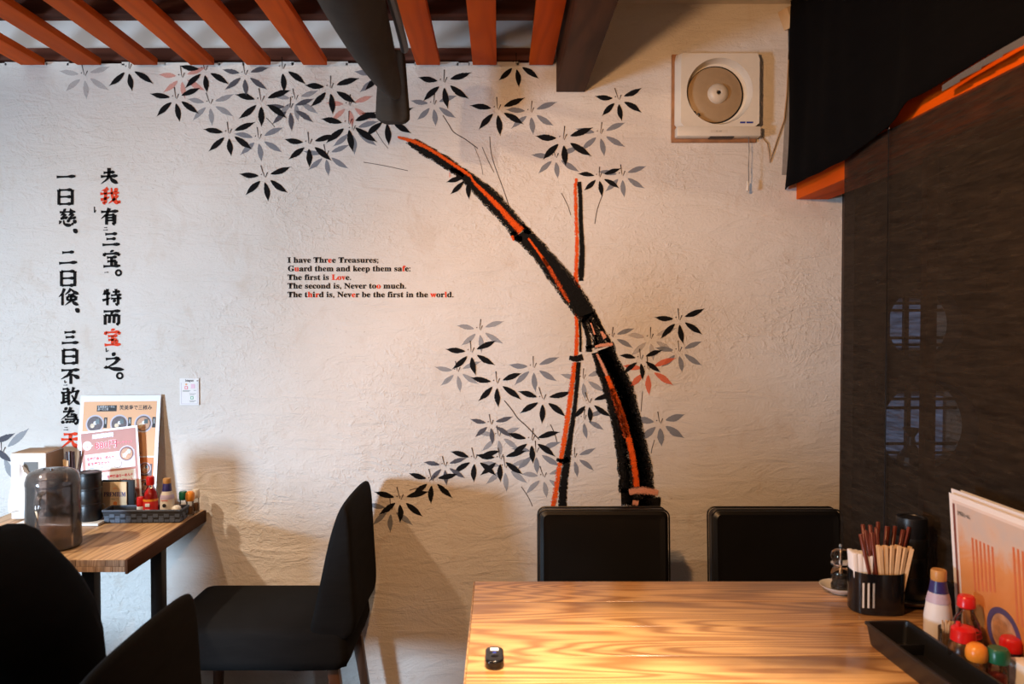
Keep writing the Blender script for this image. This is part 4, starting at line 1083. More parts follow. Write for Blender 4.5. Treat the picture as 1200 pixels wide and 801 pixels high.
text('笑美寿で三椒み', M['black_print'], t, .019, (bx+.082, -.0014, mh-.052), width=.118, offset=.0003)
for k in range(3):
    X = -mw/2+.058+.088*k; bowl(t, X, mh-.103, .033, soup=('soup_dark', 'soup_dark', 'soup')[k], inner='soup_dark')
    rect(t, 'name_tag', M['black_print'], X+.032, X+.044, mh-.118, mh-.080, 2)
    text('生姜醤油', M['white_print'], t, .006, (X+.0355, -.0017, mh-.089), vertical=True)
text('生姜をきかせた醤油スープに自家製の麺を合わせました', M['grey_print'], t, .0062, (-mw/2+.02, -.0014, .225), width=.12)
text('三種の味をお楽しみください', M['grey_print'], t, .0062, (.02, -.0014, .213), width=.07)
for z0 in (.135, .075, .03):
    rect(t, 'dish_photo', M['soup_dark'], .075, .128, z0, z0+.042, 2); bowl(t, .102, z0+.026, .022, soup='soup')
w2, h2 = .212, .297
t = menu_plane('menu_card', 'rose laminated menu card tilted in front of the orange menu on the left table', 134, 600, w2, h2, -.100, -8, -7)
t.location.x += -.004
rect(t, 'rose_panel', M['rose_print'], -w2/2+.007, w2/2-.007, .007, h2-.007)
rect(t, 'title_block', M['rose_dark'], -.058, .018, h2-.030, h2-.014, 2)
text('生姜醤油らーめん', M['white_print'], t, .010, (-.050, -.0017, h2-.0255), width=.058, offset=.0002)
disc(t, 'speech_bubble', M['white_print'], -.078, h2-.052, .0165, 2); m = MB().extrude([(-.065,h2-.047),(-.056,h2-.053),(-.065,h2-.059)], -.0015, -.0006, 'y').build('speech_bubble', M['white_print'], t)
text('プラス', M['crimson_print'], t, .007, (-.078, -.0017, h2-.051), align='CENTER'); text('お得に', M['crimson_print'], t, .007, (-.078, -.0017, h2-.060), align='CENTER')
text('880円', M['white_print'], t, .032, (-.050, -.0013, h2-.067), width=.078, offset=.0014); text('880円', M['crimson_print'], t, .032, (-.050, -.0018, h2-.067), width=.078, offset=.0002)
text('ランチセット', M['pink_print'], t, .014, (.030, -.0017, h2-.060), width=.055, offset=.0003)
rect(t, 'white_panel', M['white_print'], -.088, .090, h2-.145, h2-.084, 2)
text('生姜醤油らーめん＋', M['crimson_print'], t, .0115, (-.082, -.0018, h2-.105), width=.098, offset=.0004); text('鶏生姜飯セット', M['crimson_print'], t, .0115, (-.080, -.0018, h2-.123), width=.080, offset=.0004)
text('※生姜醤油らーめんとご飯のセットです', M['blue_print'], t, .0055, (-.078, -.0018, h2-.136), width=.075)
bowl(t, .062, h2-.096, .029); bowl(t, .028, h2-.127, .016, inner='soup', soup='egg')
rect(t, 'white_panel', M['white_print'], -.075, .090, h2-.218, h2-.153, 2)
bowl(t, -.068, h2-.174, .030); text('生姜醤油らーめん＋', M['crimson_print'], t, .0115, (-.014, -.0018, h2-.175), width=.094, offset=.0004); text('二色丼セット', M['crimson_print'], t, .0115, (.018, -.0018, h2-.193), width=.062, offset=.0004)
bowl(t, -.02, h2-.206, .018, inner='soup', soup='egg'); bowl(t, .062, h2-.245, .028)
rect(t, 'white_panel', M['white_print'], -.088, .03, h2-.284, h2-.226, 2)

# ------------------------------------------------------------------ woven basket
def basket(x, y, rz, L, W, H, label):
    t = thing('condiment_basket', label, 'basket', (x, y, TZ), rz)
    fl_ = .006
    m = MB(); bm = m.bm
    def rg(z, e, inn=0): return [bm.verts.new((sx*(L/2+e-inn), sy*(W/2+e-inn), z)) for sx, sy in ((-1,-1),(1,-1),(1,1),(-1,1))]
    o_ = [rg(0,-.004), rg(H,.004)]; i_ = [rg(H,.004,.004), rg(.004,-.004,.004)]
    for a, b in ((o_[0], o_[1]), (o_[1], i_[0]), (i_[0], i_[1])):
        for k in range(4): bm.faces.new((a[k], a[(k+1) % 4], b[(k+1) % 4], b[k]))
    bm.faces.new(o_[0][::-1]); bm.faces.new(i_[1])
    m.build('basket_body', M['woven_dark'], t)
    for sgn in (-1, 1):
        n = round(L/.0178); wd = L/n
        for r in range(2):
            for k in range(n):
                pr = .0022 if (k+r) % 2 == 0 else .0009; z0 = .003+r*(H-.010)/2; z1 = z0+(H-.010)/2
                e = -.003+.006*(z0/H); y_ = sgn*(W/2+e)
                MB().box(-L/2+k*wd+.0006, -L/2+(k+1)*wd-.0006, min(y_, y_+sgn*pr), max(y_, y_+sgn*pr), z0+.0004, z1-.0004).build('woven_strap', M['woven'], t, bevel=.0006, seg=1)
        n = round(W/.0178); wd = W/n
        for r in range(2):
            for k in range(n):
                pr = .0022 if (k+r) % 2 == 0 else .0009; z0 = .003+r*(H-.010)/2; z1 = z0+(H-.010)/2
                e = -.003+.006*(z0/H); x_ = sgn*(L/2+e)
                MB().box(min(x_, x_+sgn*pr), max(x_, x_+sgn*pr), -W/2+k*wd+.0006, -W/2+(k+1)*wd-.0006, z0+.0004, z1-.0004).build('woven_strap', M['woven'], t, bevel=.0006, seg=1)
    m = MB()
    e = .005
    for a, b in (((-1,-1),(1,-1)), ((1,-1),(1,1)), ((1,1),(-1,1)), ((-1,1),(-1,-1))):
        m.tube([(a[0]*(L/2+e-.002), a[1]*(W/2+e-.002), H), (b[0]*(L/2+e-.002), b[1]*(W/2+e-.002), H)], .0035, 8)
    m.build('basket_rim', M['woven'], t, smooth=True)
    return t
p = onZ(168, 611, TZ)
basket(p.x+.005, -.163, R(1.5), .258, .068, .044, 'low slate-blue woven basket on the left table, beside the black cups')
# things standing in / behind the basket
def bottle(name, label, loc, parts, cat='bottle', group=None, n=24, rz=0):
    t = thing(name, label, cat, loc, rz, group)
    for nm, prof, mat in parts:
        MB().lathe(prof, n=n).build(nm, M[mat], t, smooth=True)
    return t
bz = TZ+.0048
def at(px, Y): return onY(px, 590, Y).x
t = bottle('seasoning_bottle', 'tiny red-capped seasoning bottle on the left table, beside the tall red chilli bottle', (at(166,-.16), -.165, bz), [('bottle_body', [(0,0),(.012,0),(.013,.003),(.013,.048),(.011,.052),(0,.052)], 'glass'), ('label', [(.0133,.006),(.0135,.007),(.0135,.034),(.0133,.035)], 'red_cap'), ('label', [(.0133,.035),(.0136,.036),(.0136,.047),(.0133,.048)], 'white_print'), ('cap', [(.0132,.049),(.0138,.051),(.0136,.076),(.012,.079),(0,.079)], 'red_cap')])
t = bottle('chilli_bottle', 'red-capped chilli sauce bottle with a bright red label in the left basket', (at(177,-.155), -.158, bz), [('bottle_body', [(0,0),(.022,0),(.024,.004),(.024,.075),(.020,.088),(.012,.100),(.010,.112),(0,.112)], 'glass'), ('chilli_sauce', [(0,.002),(.021,.003),(.0225,.07),(.018,.084),(.010,.096),(0,.097)], 'red_cap'), ('label', [(.0243,.008),(.0246,.009),(.0246,.062),(.0243,.063)], 'red_print'), ('label', [(.0247,.058),(.0249,.059),(.0249,.064),(.0247,.065)], 'orange_cap'), ('cap', [(.0125,.106),(.0135,.108),(.0135,.128),(.012,.132),(0,.132)], 'red_cap')]); t.scale = (1,1,1.13)
for z_ in (.025, .043): MB().box(-.008,.008,-.0256,-.0247,z_,z_+.010).build('label', M['white_print'], t, bevel=.001)
t = bottle('soy_sauce_bottle', 'cream-labelled soy sauce bottle with a navy neck and gold cap in the left basket', (at(196,-.155), -.155, bz), [('bottle_body', [(0,0),(.022,0),(.024,.004),(.0235,.07),(.020,.088),(.0145,.102),(0,.102)], 'cream_label'), ('lilac_band', [(.0238,.072),(.024,.073),(.0215,.086),(.021,.087)], 'lilac'), ('neck_sleeve', [(.016,.098),(.0155,.104),(.0130,.125),(.0125,.126),(0,.126)], 'navy'), ('cap', [(.0125,.124),(.0135,.126),(.0132,.140),(.012,.142),(0,.142)], 'gold_cap')])
MB().cyl(.0065, 0, .0012, mat=Matrix.Translation((0,-.0238,.052)) @ RX, n=20).build('label_crest', M['black_print'], t); MB().box(-.010,.010,-.0248,-.0238,.030,.032).box(-.012,.012,-.0243,-.0233,.068,.0695).box(-.004,.004,-.0248,-.0238,.012,.018).build('label_rule', M['crimson_print'], t)
t = bottle('spice_jar', 'small white-domed spice jar in the left basket', (at(208,-.16), -.168, bz), [('jar_body', [(0,0),(.014,0),(.015,.003),(.015,.034),(0,.034)], 'glass'), ('lid', [(.0155,.032),(.0165,.036),(.014,.045),(.008,.050),(0,.051)], 'white_plastic')])
# glass rack with shakers at wall end
p = onZ(228, 592, TZ)
o = MB().box(-.036,.036,-.055,.055,0,.006).build('glass_tray', M['white_ceramic'], bevel=.003, loc=(-1.135, -.085, TZ), rot=(0,0,R(-6))); tag(o, 'small white dish holding the shakers at the wall end of the left table', 'dish')
for px, capm, nm, Y, hh in ((213.5,'green_cap','green-capped',-.085,.072), (221.5,'orange_cap','orange-capped',-.105,.070), (228,'white_plastic','white-capped',-.055,.080)):
    p = onY(px, 590, Y)
    t = bottle('spice_shaker', nm+' glass spice shaker at the wall end of the left table', (p.x+.004, Y, TZ+.0062), [('shaker_body', [(0,0),(.012,0),(.0135,.003),(.0125,.04),(.0115,.055),(0,.055)], 'glass'), ('spice', [(0,.002),(.0112,.003),(.0112,.03),(0,.031)], 'spice'), ('cap', [(.012,.050),(.0155,.056),(.016,.066),(.0145,.078),(.009,.084),(0,.085)] if capm == 'orange_cap' else [(.013,.05),(.0145,.053),(.0145,.075),(.012,.080),(0,.081)], capm)], 'shaker')

# ================================================================== RIGHT TABLE
# call button
x, y, z = base(579.5, 776)
t = thing('call_button', 'small black oval call button lying on the near left corner of the right table', 'call button', (x, y, z), R(1))
m = MB(); pts = []
for cy_, a0 in ((.021, 0), (-.021, 180)):
    for k in range(13): a = R(a0+k*15); pts.append((.0185*math.cos(a), cy_+.016*math.sin(a)))
m.extrude(pts, 0, .019, 'z').build('button_body', M['black_gloss'], t, bevel=.004, seg=4)
MB().box(-.0085,.0085,.012,.026,.0188,.0198).build('white_window', M['white_print'], t, bevel=.001)
MB().lathe([(0,.0215),(.006,.0208),(.009,.0190)], (0,-.010,0), 20).build('push_button', M['black_gloss'], t, smooth=True)
MB().cyl(.004, .0189, .0195, (0,.004,0), 16).build('blue_mark', M['blue_print'], t)
# pepper mill on saucer
x, y, z = base(984, 694)
t = thing('saucer', 'small white oval saucer under the glass pepper mill on the right table', 'saucer', (x, y, z))
MB().lathe([(0,0),(.022,0),(.026,.003),(.040,.012),(.048,.018),(.049,.020),(.046,.020),(.036,.013),(.024,.006),(0,.005)], n=44).build('dish', M['white_ceramic'], t, smooth=True)
t = thing('pepper_mill', 'clear acrylic pepper mill with silver knob on the right table', 'pepper mill', (x+.002, y, z+.006))
MB().lathe([(0,0),(.021,0),(.023,.004),(.0235,.016),(.020,.022),(.0235,.034),(.0245,.044),(.021,.055),(.015,.062),(.018,.064),(.018,.064),(0,.064)], n=36).build('mill_body', M['acrylic'], t, smooth=True)
MB().lathe([(0,.006),(.016,.006),(.017,.018),(.0165,.036),(.012,.040),(0,.041)], n=28).build('peppercorns', M['pepper'], t, smooth=True)
MB().lathe([(.0215,.064),(.024,.066),(.024,.070),(.0215,.072),(0,.072)], n=32).build('metal_ring', M['chrome'], t, smooth=True)
MB().lathe([(0,.072),(.018,.072),(.023,.080),(.0245,.090),(.021,.099),(.013,.104),(0,.105)], n=32).build('turning_head', M['acrylic'], t, smooth=True)
MB().lathe([(.003,.020),(.003,.104)], n=10).build('spindle', M['chrome'], t)
MB().lathe([(0,.104),(.004,.104),(.003,.108),(.0055,.112),(.004,.117),(0,.118)], n=16).build('knob', M['chrome'], t, smooth=True)
# black cutlery caddy
x, y, z = base(1026, 714)
cad = thing('chopstick_caddy', 'glossy black caddy packed with chopsticks and napkins on the right table', 'caddy', (x, y, z), R(-6))
def oval(a, b, n=36, e=2.6): return [(a*math.copysign(abs(math.cos(2*math.pi*k/n))**(2/e), math.cos(2*math.pi*k/n)), b*math.copysign(abs(math.sin(2*math.pi*k/n))**(2/e), math.sin(2*math.pi*k/n))) for k in range(n)]
m = MB(); bm = m.bm
A = [[bm.verts.new((p[0], p[1], zz)) for p in oval(a, b)] for a, b, zz in ((.058,.042,0),(.061,.045,.003),(.062,.046,.098),(.0595,.0435,.098),(.0575,.0415,.006))]
for a, b in zip(A, A[1:]):
    for k in range(36): bm.faces.new((a[k], a[(k+1) % 36], b[(k+1) % 36], b[k]))
bm.faces.new(A[0][::-1]); bm.faces.new(A[-1])
m.build('caddy_body', M['black_gloss'], cad, smooth=True)
MB().box(-.018,-.0155,-.038,.038,.006,.095).build('divider', M['black_gloss'], cad)
m = MB()
for k in range(3): m.box(-.047+k*.0115, -.0425+k*.0115, -.0470, -.0462+.0+k*-.0002-.0004, .020, .078)
m.build('front_slot', M['white_ceramic'], cad, bevel=.0008)
cm = Matrix.Translation((x, y, z)) @ rzm(-6)
def put(o, l, r=(0,0,0)):
    o.matrix_world = cm @ Matrix.Translation(l) @ Matrix.Rotation(r[1], 4, 'Y') @ Matrix.Rotation(r[0], 4, 'X') @ Matrix.Rotation(r[2], 4, 'Z')
for k in range(4):
    o = MB().box(-.0055,.0055,-.020,.020,0,.135-.002*k).build('folded_napkin', M['tissue'], bevel=.002); put(o, (-.048+.0085*k+.001, -.004, .0065), (0, R(-4+1.5*k), 0))
    tag(o, ['white folded napkin at the left end of the black caddy', 'white folded napkin second from the left in the black caddy', 'white folded napkin third from the left in the black caddy', 'white folded napkin beside the brown chopsticks in the black caddy'][k], 'napkin', 'folded napkins in the black caddy')
random.seed(21)
ks = 0
for k in range(13):
    f = k/12; o = MB().box(-.0036,.0036,-.0036,.0036,0,.185+random.uniform(-.004,.01)).build('brown_chopstick', M['brown_stick'], bevel=.0009, seg=1)
    if k < 4: put(o, (-.004+.004*k, -.022+.003*k, .008), (R(random.uniform(-1,2)), R(-13+3*k), .3))
    else: put(o, (-.008+.0052*(k-3), .014+random.uniform(0,.018), .008), (R(random.uniform(-6,-2)), R(-7+2.3*(k-3)), random.random()*.6))
    tag(o, 'reddish brown lacquered chopstick leaning left at the front of the caddy' if k < 4 else 'reddish brown lacquered chopstick in the back row of the caddy', 'chopstick', 'brown chopsticks at the front of the caddy' if k < 4 else 'brown chopsticks at the back of the caddy')
for k in range(12):
    o = MB().box(-.0046,.0046,-.0026,.0026,0,.152+random.uniform(-.004,.005)).build('wooden_chopstick', M['bamboo_stick'], bevel=.0007, seg=1)
    put(o, (.012+.0058*(k % 6), -.024+.013*(k//6), .008), (R(random.uniform(1,4)), R(-6+3.4*(k % 6)), random.uniform(-.3,.3)))
    tag(o, 'pale disposable wooden chopstick in the right half of the black caddy', 'chopstick', 'pale wooden chopsticks in the black caddy')
# saucer and black cylinder behind
x, y, z = base(1072, 706)
SX = 1.006; SY = y
t = thing('brown_dish', 'dark brown dish with a broken cream glaze rim behind the black caddy', 'dish', (SX, SY, z))
MB().lathe([(0,0),(.036,0),(.040,.003),(.055,.012),(.056,.014),(.052,.014),(.038,.007),(0,.006)], n=40).build('dish_body', M['brown_ceramic'], t, smooth=True)
MB().lathe([(.0385,.0076),(.050,.0136),(.047,.0132),(.0385,.0088)], n=40).build('cream_glaze', M['cream_glaze'], t, smooth=True)
for k in range(4):
    o = MB().lathe([(0,0),(.030,0),(.0335,.004),(.0350,.050),(.0335,.0565),(.027,.0565),(.026,.0545),(0,.0545)], n=36).build('stacked_tumbler', M['black_plastic'], smooth=True, loc=(SX, SY, z+.0142+k*.047))
    tag(o, 'black plastic tumbler, '+['bottom', 'second from the bottom', 'second from the top', 'topmost'][k]+' of the tall stack beside the sheer screen', 'tumbler', 'black tumbler stack on the right table')
o = MB().box(-.018,.018,-.02,.02,0,.080).build('dark_box', M['black_plastic'], bevel=.004, loc=(1.036, SY-.095, TZ), rot=(0,0,R(0)))
tag(o, 'small matt black box between the tumbler stack and the purple-capped sauce bottle', 'box')
# long black tray
def tray():
    p = onZ(1052, 772, TZ)
    t = thing('black_tray', 'long empty black condiment tray at the right end of the table', 'tray', (.8325, -1.335, TZ), R(2.5))
    L, W, H = .30, .092, .048; m = MB(); bm = m.bm
    def rg(z_, e, r=.008):
        out = []
        for cx_, cy_, a0 in ((W/2+e-r, L/2+e-r, 0), (-W/2-e+r, L/2+e-r, 90), (-W/2-e+r, -L/2-e+r, 180), (W/2+e-r, -L/2-e+r, 270)):
            for k in range(5): a = R(a0+k*22.5); out.append(bm.verts.new((cx_+r*math.cos(a), cy_+r*math.sin(a), z_)))
        return out
    rr = [rg(0,-.008), rg(.004,-.006), rg(H-.004,0), rg(H-.004,.003), rg(H,.003), rg(H,-.003), rg(.005,-.010)]
    for a, b in zip(rr, rr[1:]):
        for k in range(20): bm.faces.new((a[k], a[(k+1) % 20], b[(k+1) % 20], b[k]))
    bm.faces.new(rr[0][::-1]); bm.faces.new(rr[-1])
    m.build('tray_body', M['black_plastic'], t, smooth=True)
    m = MB(); m.box(-W/2+.008, W/2-.008, L/2-.075, L/2-.073, .006, .028).build('low_rib', M['black_plastic'], t, bevel=.0008)
tray()
# condiment cluster
def rb(px, py): p = onZ(px, py, TZ); return (p.x, p.y, TZ)
t = bottle('soy_sauce_bottle', 'white sauce bottle with purple neck and gold cap on the right table', rb(1099, 748), [('bottle_body', [(0,0),(.026,0),(.028,.004),(.028,.05),(.024,.078),(.0185,.105),(0,.105)], 'white_print'), ('lilac_band', [(.0245,.082),(.0238,.086),(.0205,.100),(.020,.102)], 'lilac'), ('neck_sleeve', [(.0198,.103),(.0185,.108),(.0155,.128),(0,.129)], 'navy'), ('cap', [(.0145,.127),(.0155,.130),(.0155,.148),(.014,.151),(0,.151)], 'gold_cap')])
MB().cyl(.007, 0, .0012, mat=rzm(20) @ Matrix.Translation((0,-.0275,.045)) @ RX, n=20).build('label_crest', M['black_print'], t); MB().box(-.006,.004,-.030,-.0275,.012,.022).build('label_mark', M['crimson_print'], t)
x, y, z = rb(1110, 764)
t = thing('toothpick_jar', 'small clear jar of toothpicks in front of the white sauce bottle', 'jar', (x, y, z))
MB().lathe([(0,0),(.015,0),(.017,.003),(.018,.052),(.0165,.052),(.0155,.006),(0,.005)], n=28).build('jar_body', M['glass'], t, smooth=True)
random.seed(4)
for k in range(26):
    a = random.random()*6.28; r = .011*math.sqrt(random.random())
    MB().tube([(r*.8*math.cos(a), r*.8*math.sin(a), .006), (r*1.15*math.cos(a), r*1.15*math.sin(a), .066+random.uniform(-.003,.002))], .0010, 5).build('toothpick', M['bamboo_stick'], t)
x, y, z = rb(1128, 790)
t = bottle('dressing_bottle', 'cloudy plastic squeeze bottle with a bright red cap on the right table', (x, y, z), [('bottle_body', [(0,0),(.024,0),(.027,.004),(.027,.045),(.024,.062),(.019,.068),(0,.068)], 'cloudy'), ('cap', [(.020,.066),(.0225,.068),(.0215,.090),(.017,.094),(.008,.096),(0,.097)], 'red_cap')])
MB().lathe([(0,0),(.0045,.001),(.004,.010),(0,.011)], (-.010,0,.094), 12).build('pouring_spout', M['red_cap'], t, smooth=True)
x, y, z = rb(1146, 765)
t = bottle('soy_dispenser', 'glass soy sauce bottle with a red cap and flared shoulders by the menus', (x-.028, y-.004, z), [('bottle_body', [(0,0),(.026,0),(.029,.004),(.029,.045),(.024,.068),(.015,.088),(.0135,.100),(0,.100)], 'glass'), ('soy_sauce', [(0,.003),(.026,.004),(.026,.035),(0,.036)], 'soy'), ('label', [(.0292,.040),(.0294,.041),(.0276,.052),(.0274,.053)], 'red_print'), ('cap', [(.0150,.097),(.0175,.100),(.0165,.118),(.013,.122),(0,.123)], 'red_cap')])
for px, py, capm, sp, nm in ((1144,803,'orange_cap','spice','orange-capped shaker among the condiments on the right table'), (1169,806,'green_cap','chilli','green-capped shaker among the condiments on the right table'), (1184,792,'red_cap','spice','small red-capped shaker under the right-hand menus')):
    x, y, z = rb(px, py)
    bottle('spice_shaker', nm, (x, y, z), [('shaker_body', [(0,0),(.0165,0),(.0185,.004),(.0175,.040),(.0155,.052),(0,.052)], 'glass'), ('spice', [(0,.002),(.0150,.003),(.0150,.026),(0,.027)], sp), ('cap', [(.0165,.049),(.019,.054),(.0195,.064),(.017,.074),(.010,.080),(0,.081)] if capm == 'orange_cap' else [(.017,.049),(.0195,.051),(.0195,.070),(.016,.076),(0,.077)], capm)], 'shaker')
x, y, z = rb(1207, 812)
o = MB().box(-.02,.02,-.03,.03,0,.055).build('paper_pad', M['paper'], bevel=.002, loc=(x, y, z)); tag(o, 'white pad of paper slips at the far right edge of the table', 'paper')
# menus standing at the right
def side_menu(name, label, px, py, Xb, L, H, lean, extra):
    p = onX(px, py, Xb)
    t = bpy.data.objects.new(name, None); C.objects.link(t); tag(t, label, 'menu', None)
    # local: x along table (towards camera = +u), z up, printed face towards -X
    t.location = (Xb, p.y, p.z-H-.0)
    t.rotation_euler = (0, R(lean), R(-90))
    return t
def smenu(label, Xb, Y0, Z0, L, H, leandeg, build):
    t = bpy.data.objects.new('menu_card', None); C.objects.link(t); tag(t, label, 'menu')
    # basis: u -> -Y (towards camera), v -> up leaning to -X, n -> -X
    a = R(leandeg); rot = Matrix(((0, -math.cos(a), -math.sin(a)), (-1, 0, 0), (0, -math.sin(a), math.cos(a)))).transposed()
    cols = Matrix(((0, math.cos(a), -math.sin(a)), (-1, 0, 0), (0, math.sin(a), math.cos(a))))
    t.matrix_world = Matrix.Translation((Xb, Y0, Z0)) @ cols.to_4x4()
    return t
# local frame: x = towards the camera, y = away from the viewer side, z = up; print faces local -y
def smenu_build(label, Xb, Y0, L, H, lean, stripe, full):
    t = smenu(label, Xb, Y0, TZ+.001, L, H, lean, None)
    MB().box(0, L, -.0008, .0008, 0, H).build('laminated_sheet', M['laminate'], t)
    def rc(nm, mt, x0, x1, z0, z1, lay=1): return MB().box(x0, x1, -.0008-.0004*lay, -.0007, z0, z1).build(nm, mt, t)
    if not full:
        rc('orange_panel', M['orange_print'], .012, L-.01, .01, H-.012); rc('maroon_band', M['rose_dark'], .045, .062, .01, H-.02, 2); return t
    rc('pale_panel', plain('pale_wash_print', (.72,.66,.66), .3, var=.1, scale=5), .012, L-.01, .01, H-.012)
    rc('watercolour_wash', M['wash'], .028, L-.015, .015, H-.018, 2)
    rc('maroon_band', M['rose_dark'], .012, .020, .03, H-.02, 2)
    for k in range(6): MB().box(.075+k*.013, .081+k*.013, -.0022, -.0016, H-.19+.004*k, H-.078).build('brush_text', M['wash_dark'], t)
    for k in range(4): MB().box(.205+k*.013, .211+k*.013, -.0022, -.0016, H-.21, H-.060).build('brush_text', M['wash_dark'], t)
    text('生姜醤油 らーめん', M['grey_print'], t, .010, (.030, -.0027, H-.040), width=.045, offset=.0003)
    b = MB().lathe([(.040,0),(.040,.0012),(.052,.0012),(.052,0)], n=40, mat=Matrix.Translation((.165,-.0017,.065)) @ RX).build('bowl_outline', plain('purple_print', (.08,.06,.14), .3), t)
    MB().cyl(.039, 0, .0008, mat=Matrix.Translation((.165,-.0017,.065)) @ RX, n=40).build('soup_photo', M['soup'], t)
    return t
smenu_build('orange and maroon laminated menu standing behind the watercolour one', 1.022, -1.120, .42, .318, 4, 1, False)
smenu_build('laminated menu with an orange watercolour wash and a purple bowl ring at the far right', 1.008, -1.135, .42, .312, 4, 1, True)
o = smenu_build('plain-backed laminated menu standing rearmost at the right, against the screen', 1.038, -1.128, .42, .316, 4, 1, False)

ch3 = copy_tree(ch1); ch3['label'] = 'black slipcovered chair added out of view beyond the left edge to shade the wall'; ch3.location = (-1.95, -1.08, 0)  # unseen chair added for the shadow it throws beside the left table
# ================================================================== PERSON seated at the left
PC = Vector((-.935, -1.415, .006))
def skin_obj(name, verts, edges, radii, mat, parent, sub=2, root=0):
    me = bpy.data.meshes.new(name); me.from_pydata([PC+Vector(v) for v in verts], edges, []); me.materials.append(mat)
    o = bpy.data.objects.new(name, me); C.objects.link(o); o.parent = parent
    sk = o.modifiers.new('skin', 'SKIN'); sk.use_smooth_shade = True
    if not me.skin_vertices: me.skin_vertices.new()
    for i, v in enumerate(me.skin_vertices[0].data):
        r = radii[i]; v.radius = r if isinstance(r, tuple) else (r, r); v.use_root = (i == root)
    s = o.modifiers.new('sub', 'SUBSURF'); s.levels = sub; s.render_levels = sub
    return o
per = thing('person', 'person in a black shirt seen from behind at the lower left edge', 'person', (0,0,0))
# +x of the body local frame = world +X (back side), faces -X, left/right along Y
def V3(*a): return a
torso = [(.02,0,.58),(.05,0,.66),(.07,0,.78),(.045,0,.885),(-.03,0,.955),(-.13,0,1.01),(-.20,0,1.07)]
arm = lambda s: [(-.02,.115*s,.925),(-.08,.185*s,.915),(-.17,.235*s,.76),(-.25,.245*s,.655),(-.34,.20*s,.69),(-.42,.14*s,.685)]
leg = lambda s: [(-.04,.10*s,.56),(-.20,.12*s,.57),(-.42,.12*s,.555),(-.44,.12*s,.30),(-.45,.12*s,.09),(-.53,.125*s,.045)]
bv = torso[:]; be = [(i, i+1) for i in range(6)]; br = [(.13,.15),(.12,.14),(.12,.15),(.11,.15),(.07,.09),(.052,.055),(.05,.05)]
for s in (-1, 1):
    b0 = len(bv); bv += arm(s); be += [(4 if False else 3, b0)] + [(b0+i, b0+i+1) for i in range(5)]; br += [.06,.058,.048,.040,.032,.026]
    b0 = len(bv); bv += leg(s); be += [(0, b0)] + [(b0+i, b0+i+1) for i in range(5)]; br += [.085,.080,.058,.050,.038,.035]
body = skin_obj('body', bv, be, [r if not isinstance(r, tuple) else (r[0]*.85, r[1]*.85) for r in br], M['skin'], per)
# hands
for s in (-1, 1):
    wv = Vector(arm(s)[-1]); pv = [wv, wv+Vector((-.045,-.008*s,.0)), wv+Vector((-.085,-.012*s,-.004))]; pe = [(0,1),(1,2)]; pr = [.024,(.034,.016),(.034,.015)]
    for k, (dy, ln) in enumerate(((-.030,.062),(-.010,.072),(.010,.068),(.030,.054))):
        b0 = len(pv); st = wv+Vector((-.085, -.012*s+dy, -.004))
        pv += [st+Vector((-.006,0,0)), st+Vector((-ln*.45, dy*.1, -.006)), st+Vector((-ln*.75, dy*.1, -.020)), st+Vector((-ln*.9, dy*.1, -.036))]; pe += [(2, b0), (b0, b0+1), (b0+1, b0+2), (b0+2, b0+3)]; pr += [.010, .009, .0085, .0075]
    b0 = len(pv); st = wv+Vector((-.03, -.030*s, -.002)); pv += [st, st+Vector((-.025,-.018*s,-.006)), st+Vector((-.048,-.026*s,-.012))]; pe += [(1, b0), (b0, b0+1), (b0+1, b0+2)]; pr += [.012,.010,.009]
    skin_obj('hand', pv, pe, pr, M['skin'], per, 2)
# head
m = MB(); bm = m.bm; HC = PC+Vector((-.27,0,1.205)); n1, n2 = 32, 24; rows = []
for j in range(n2+1):
    th = math.pi*j/n2; row = []
    for i in range(n1):
        ph = 2*math.pi*i/n1; d = Vector((math.sin(th)*math.cos(ph), math.sin(th)*math.sin(ph), math.cos(th)))
        fx = -d.x    # towards face
        r = Vector((.098*d.x, .078*d.y, .118*d.z))
        if d.z < 0: r.y *= 1-.28*(-d.z); r.x *= 1-.10*(-d.z)
        def g(cy, cz, wy, wz): return math.exp(-((d.y-cy)/wy)**2-((d.z-cz)/wz)**2)*max(0, fx)
        r.x -= .026*g(0,-.16,.13,.17) + .008*g(0,-.45,.25,.08) + .010*g(0,-.78,.3,.15)
        r.x += .012*(g(.33,.05,.17,.10)+g(-.33,.05,.17,.10)); r.x -= .006*g(0,.28,.6,.12)
        row.append(bm.verts.new(HC+r))
    rows.append(row)
for a, b in zip(rows, rows[1:]):
    for i in range(n1): bm.faces.new((a[i], a[(i+1) % n1], b[(i+1) % n1], b[i]))
bmesh.ops.remove_doubles(bm, verts=bm.verts, dist=.0004)
head = m.build('head', M['skin'], per, smooth=True, sub=1)
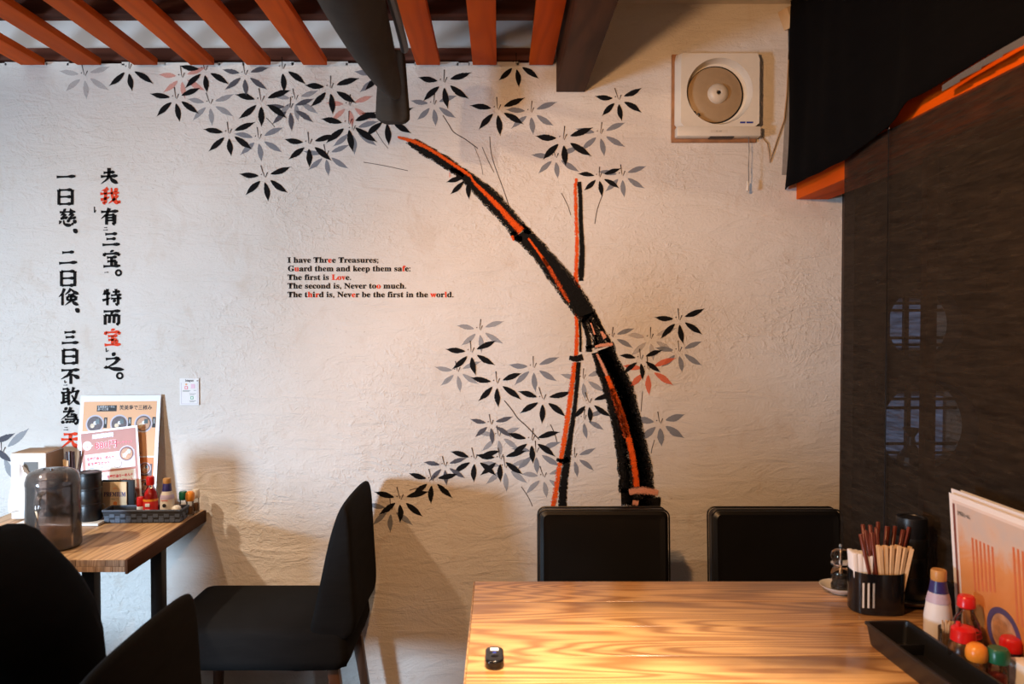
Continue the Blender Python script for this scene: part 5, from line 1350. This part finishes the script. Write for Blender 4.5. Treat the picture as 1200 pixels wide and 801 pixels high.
for s in (-1, 1):
    MB().lathe([(0,.011),(.008,.008),(.011,0),(.008,-.008),(0,-.011)], HC+Vector((-.080,.030*s,.008)), 16).build('eye', M['white_ceramic'], head, smooth=True)
    MB().lathe([(0,.024),(.012,.016),(.016,0),(.012,-.018),(0,-.026)], HC+Vector((.004,.078*s,-.012)), 16, sx=.9, sy=.45).build('ear', M['skin'], head, smooth=True)
m = MB().box(-.004,.004,-.024,.024,-.004,.004); m.build('mouth', plain('lips', (.45,.16,.13), .5), head, bevel=.003, loc=HC+Vector((-.092,0,-.056)))
m = MB(); bm = m.bm; rows = []
for j in range(15):
    th = math.pi*.66*j/14; row = []
    for i in range(32):
        ph = 2*math.pi*i/32; front = max(0, -math.cos(ph)); t_ = th*(1-.42*front)
        d = Vector((math.sin(t_)*math.cos(ph), math.sin(t_)*math.sin(ph), math.cos(t_))); k = 1+.015*math.sin(ph*11+j)
        row.append(bm.verts.new(HC+Vector((.110*d.x*k+.004, .090*d.y*k, .130*d.z*k))))
    rows.append(row)
for a, b in zip(rows, rows[1:]):
    for i in range(32): bm.faces.new((a[i], a[(i+1) % 32], b[(i+1) % 32], b[i]))
bmesh.ops.remove_doubles(bm, verts=bm.verts, dist=.0004)
o = m.build('hair', M['hair'], per, smooth=True); so = o.modifiers.new('s', 'SOLIDIFY'); so.thickness = .01
# clothes
tv = torso[:5]+[(-.115,0,1.005)]; te = [(i, i+1) for i in range(5)]; tr = [(.15,.17),(.138,.155),(.135,.16),(.125,.16),(.085,.105),(.066,.072)]
for s in (-1, 1):
    b0 = len(tv); tv += arm(s)[:4]; te += [(3, b0)]+[(b0+i, b0+i+1) for i in range(3)]; tr += [.080,.080,.066,.058]
skin_obj('shirt', tv, te, tr, M['shirt'], per)
lv = [(.02,0,.575)]; le = []; lr = [(.13,.15)]
for s in (-1, 1):
    b0 = len(lv); lv += leg(s)[:5]; le += [(0, b0)]+[(b0+i, b0+i+1) for i in range(4)]; lr += [.098,.092,.070,.062,.055]
skin_obj('trousers', lv, le, lr, M['trousers'], per)
for s in (-1, 1):
    skin_obj('shoe', [(-.44,.12*s,.055),(-.50,.12*s,.045),(-.57,.125*s,.035),(-.63,.125*s,.03)], [(0,1),(1,2),(2,3)], [(.045,.045),(.042,.042),(.042,.034),(.036,.026)], M['black_gloss'], per)
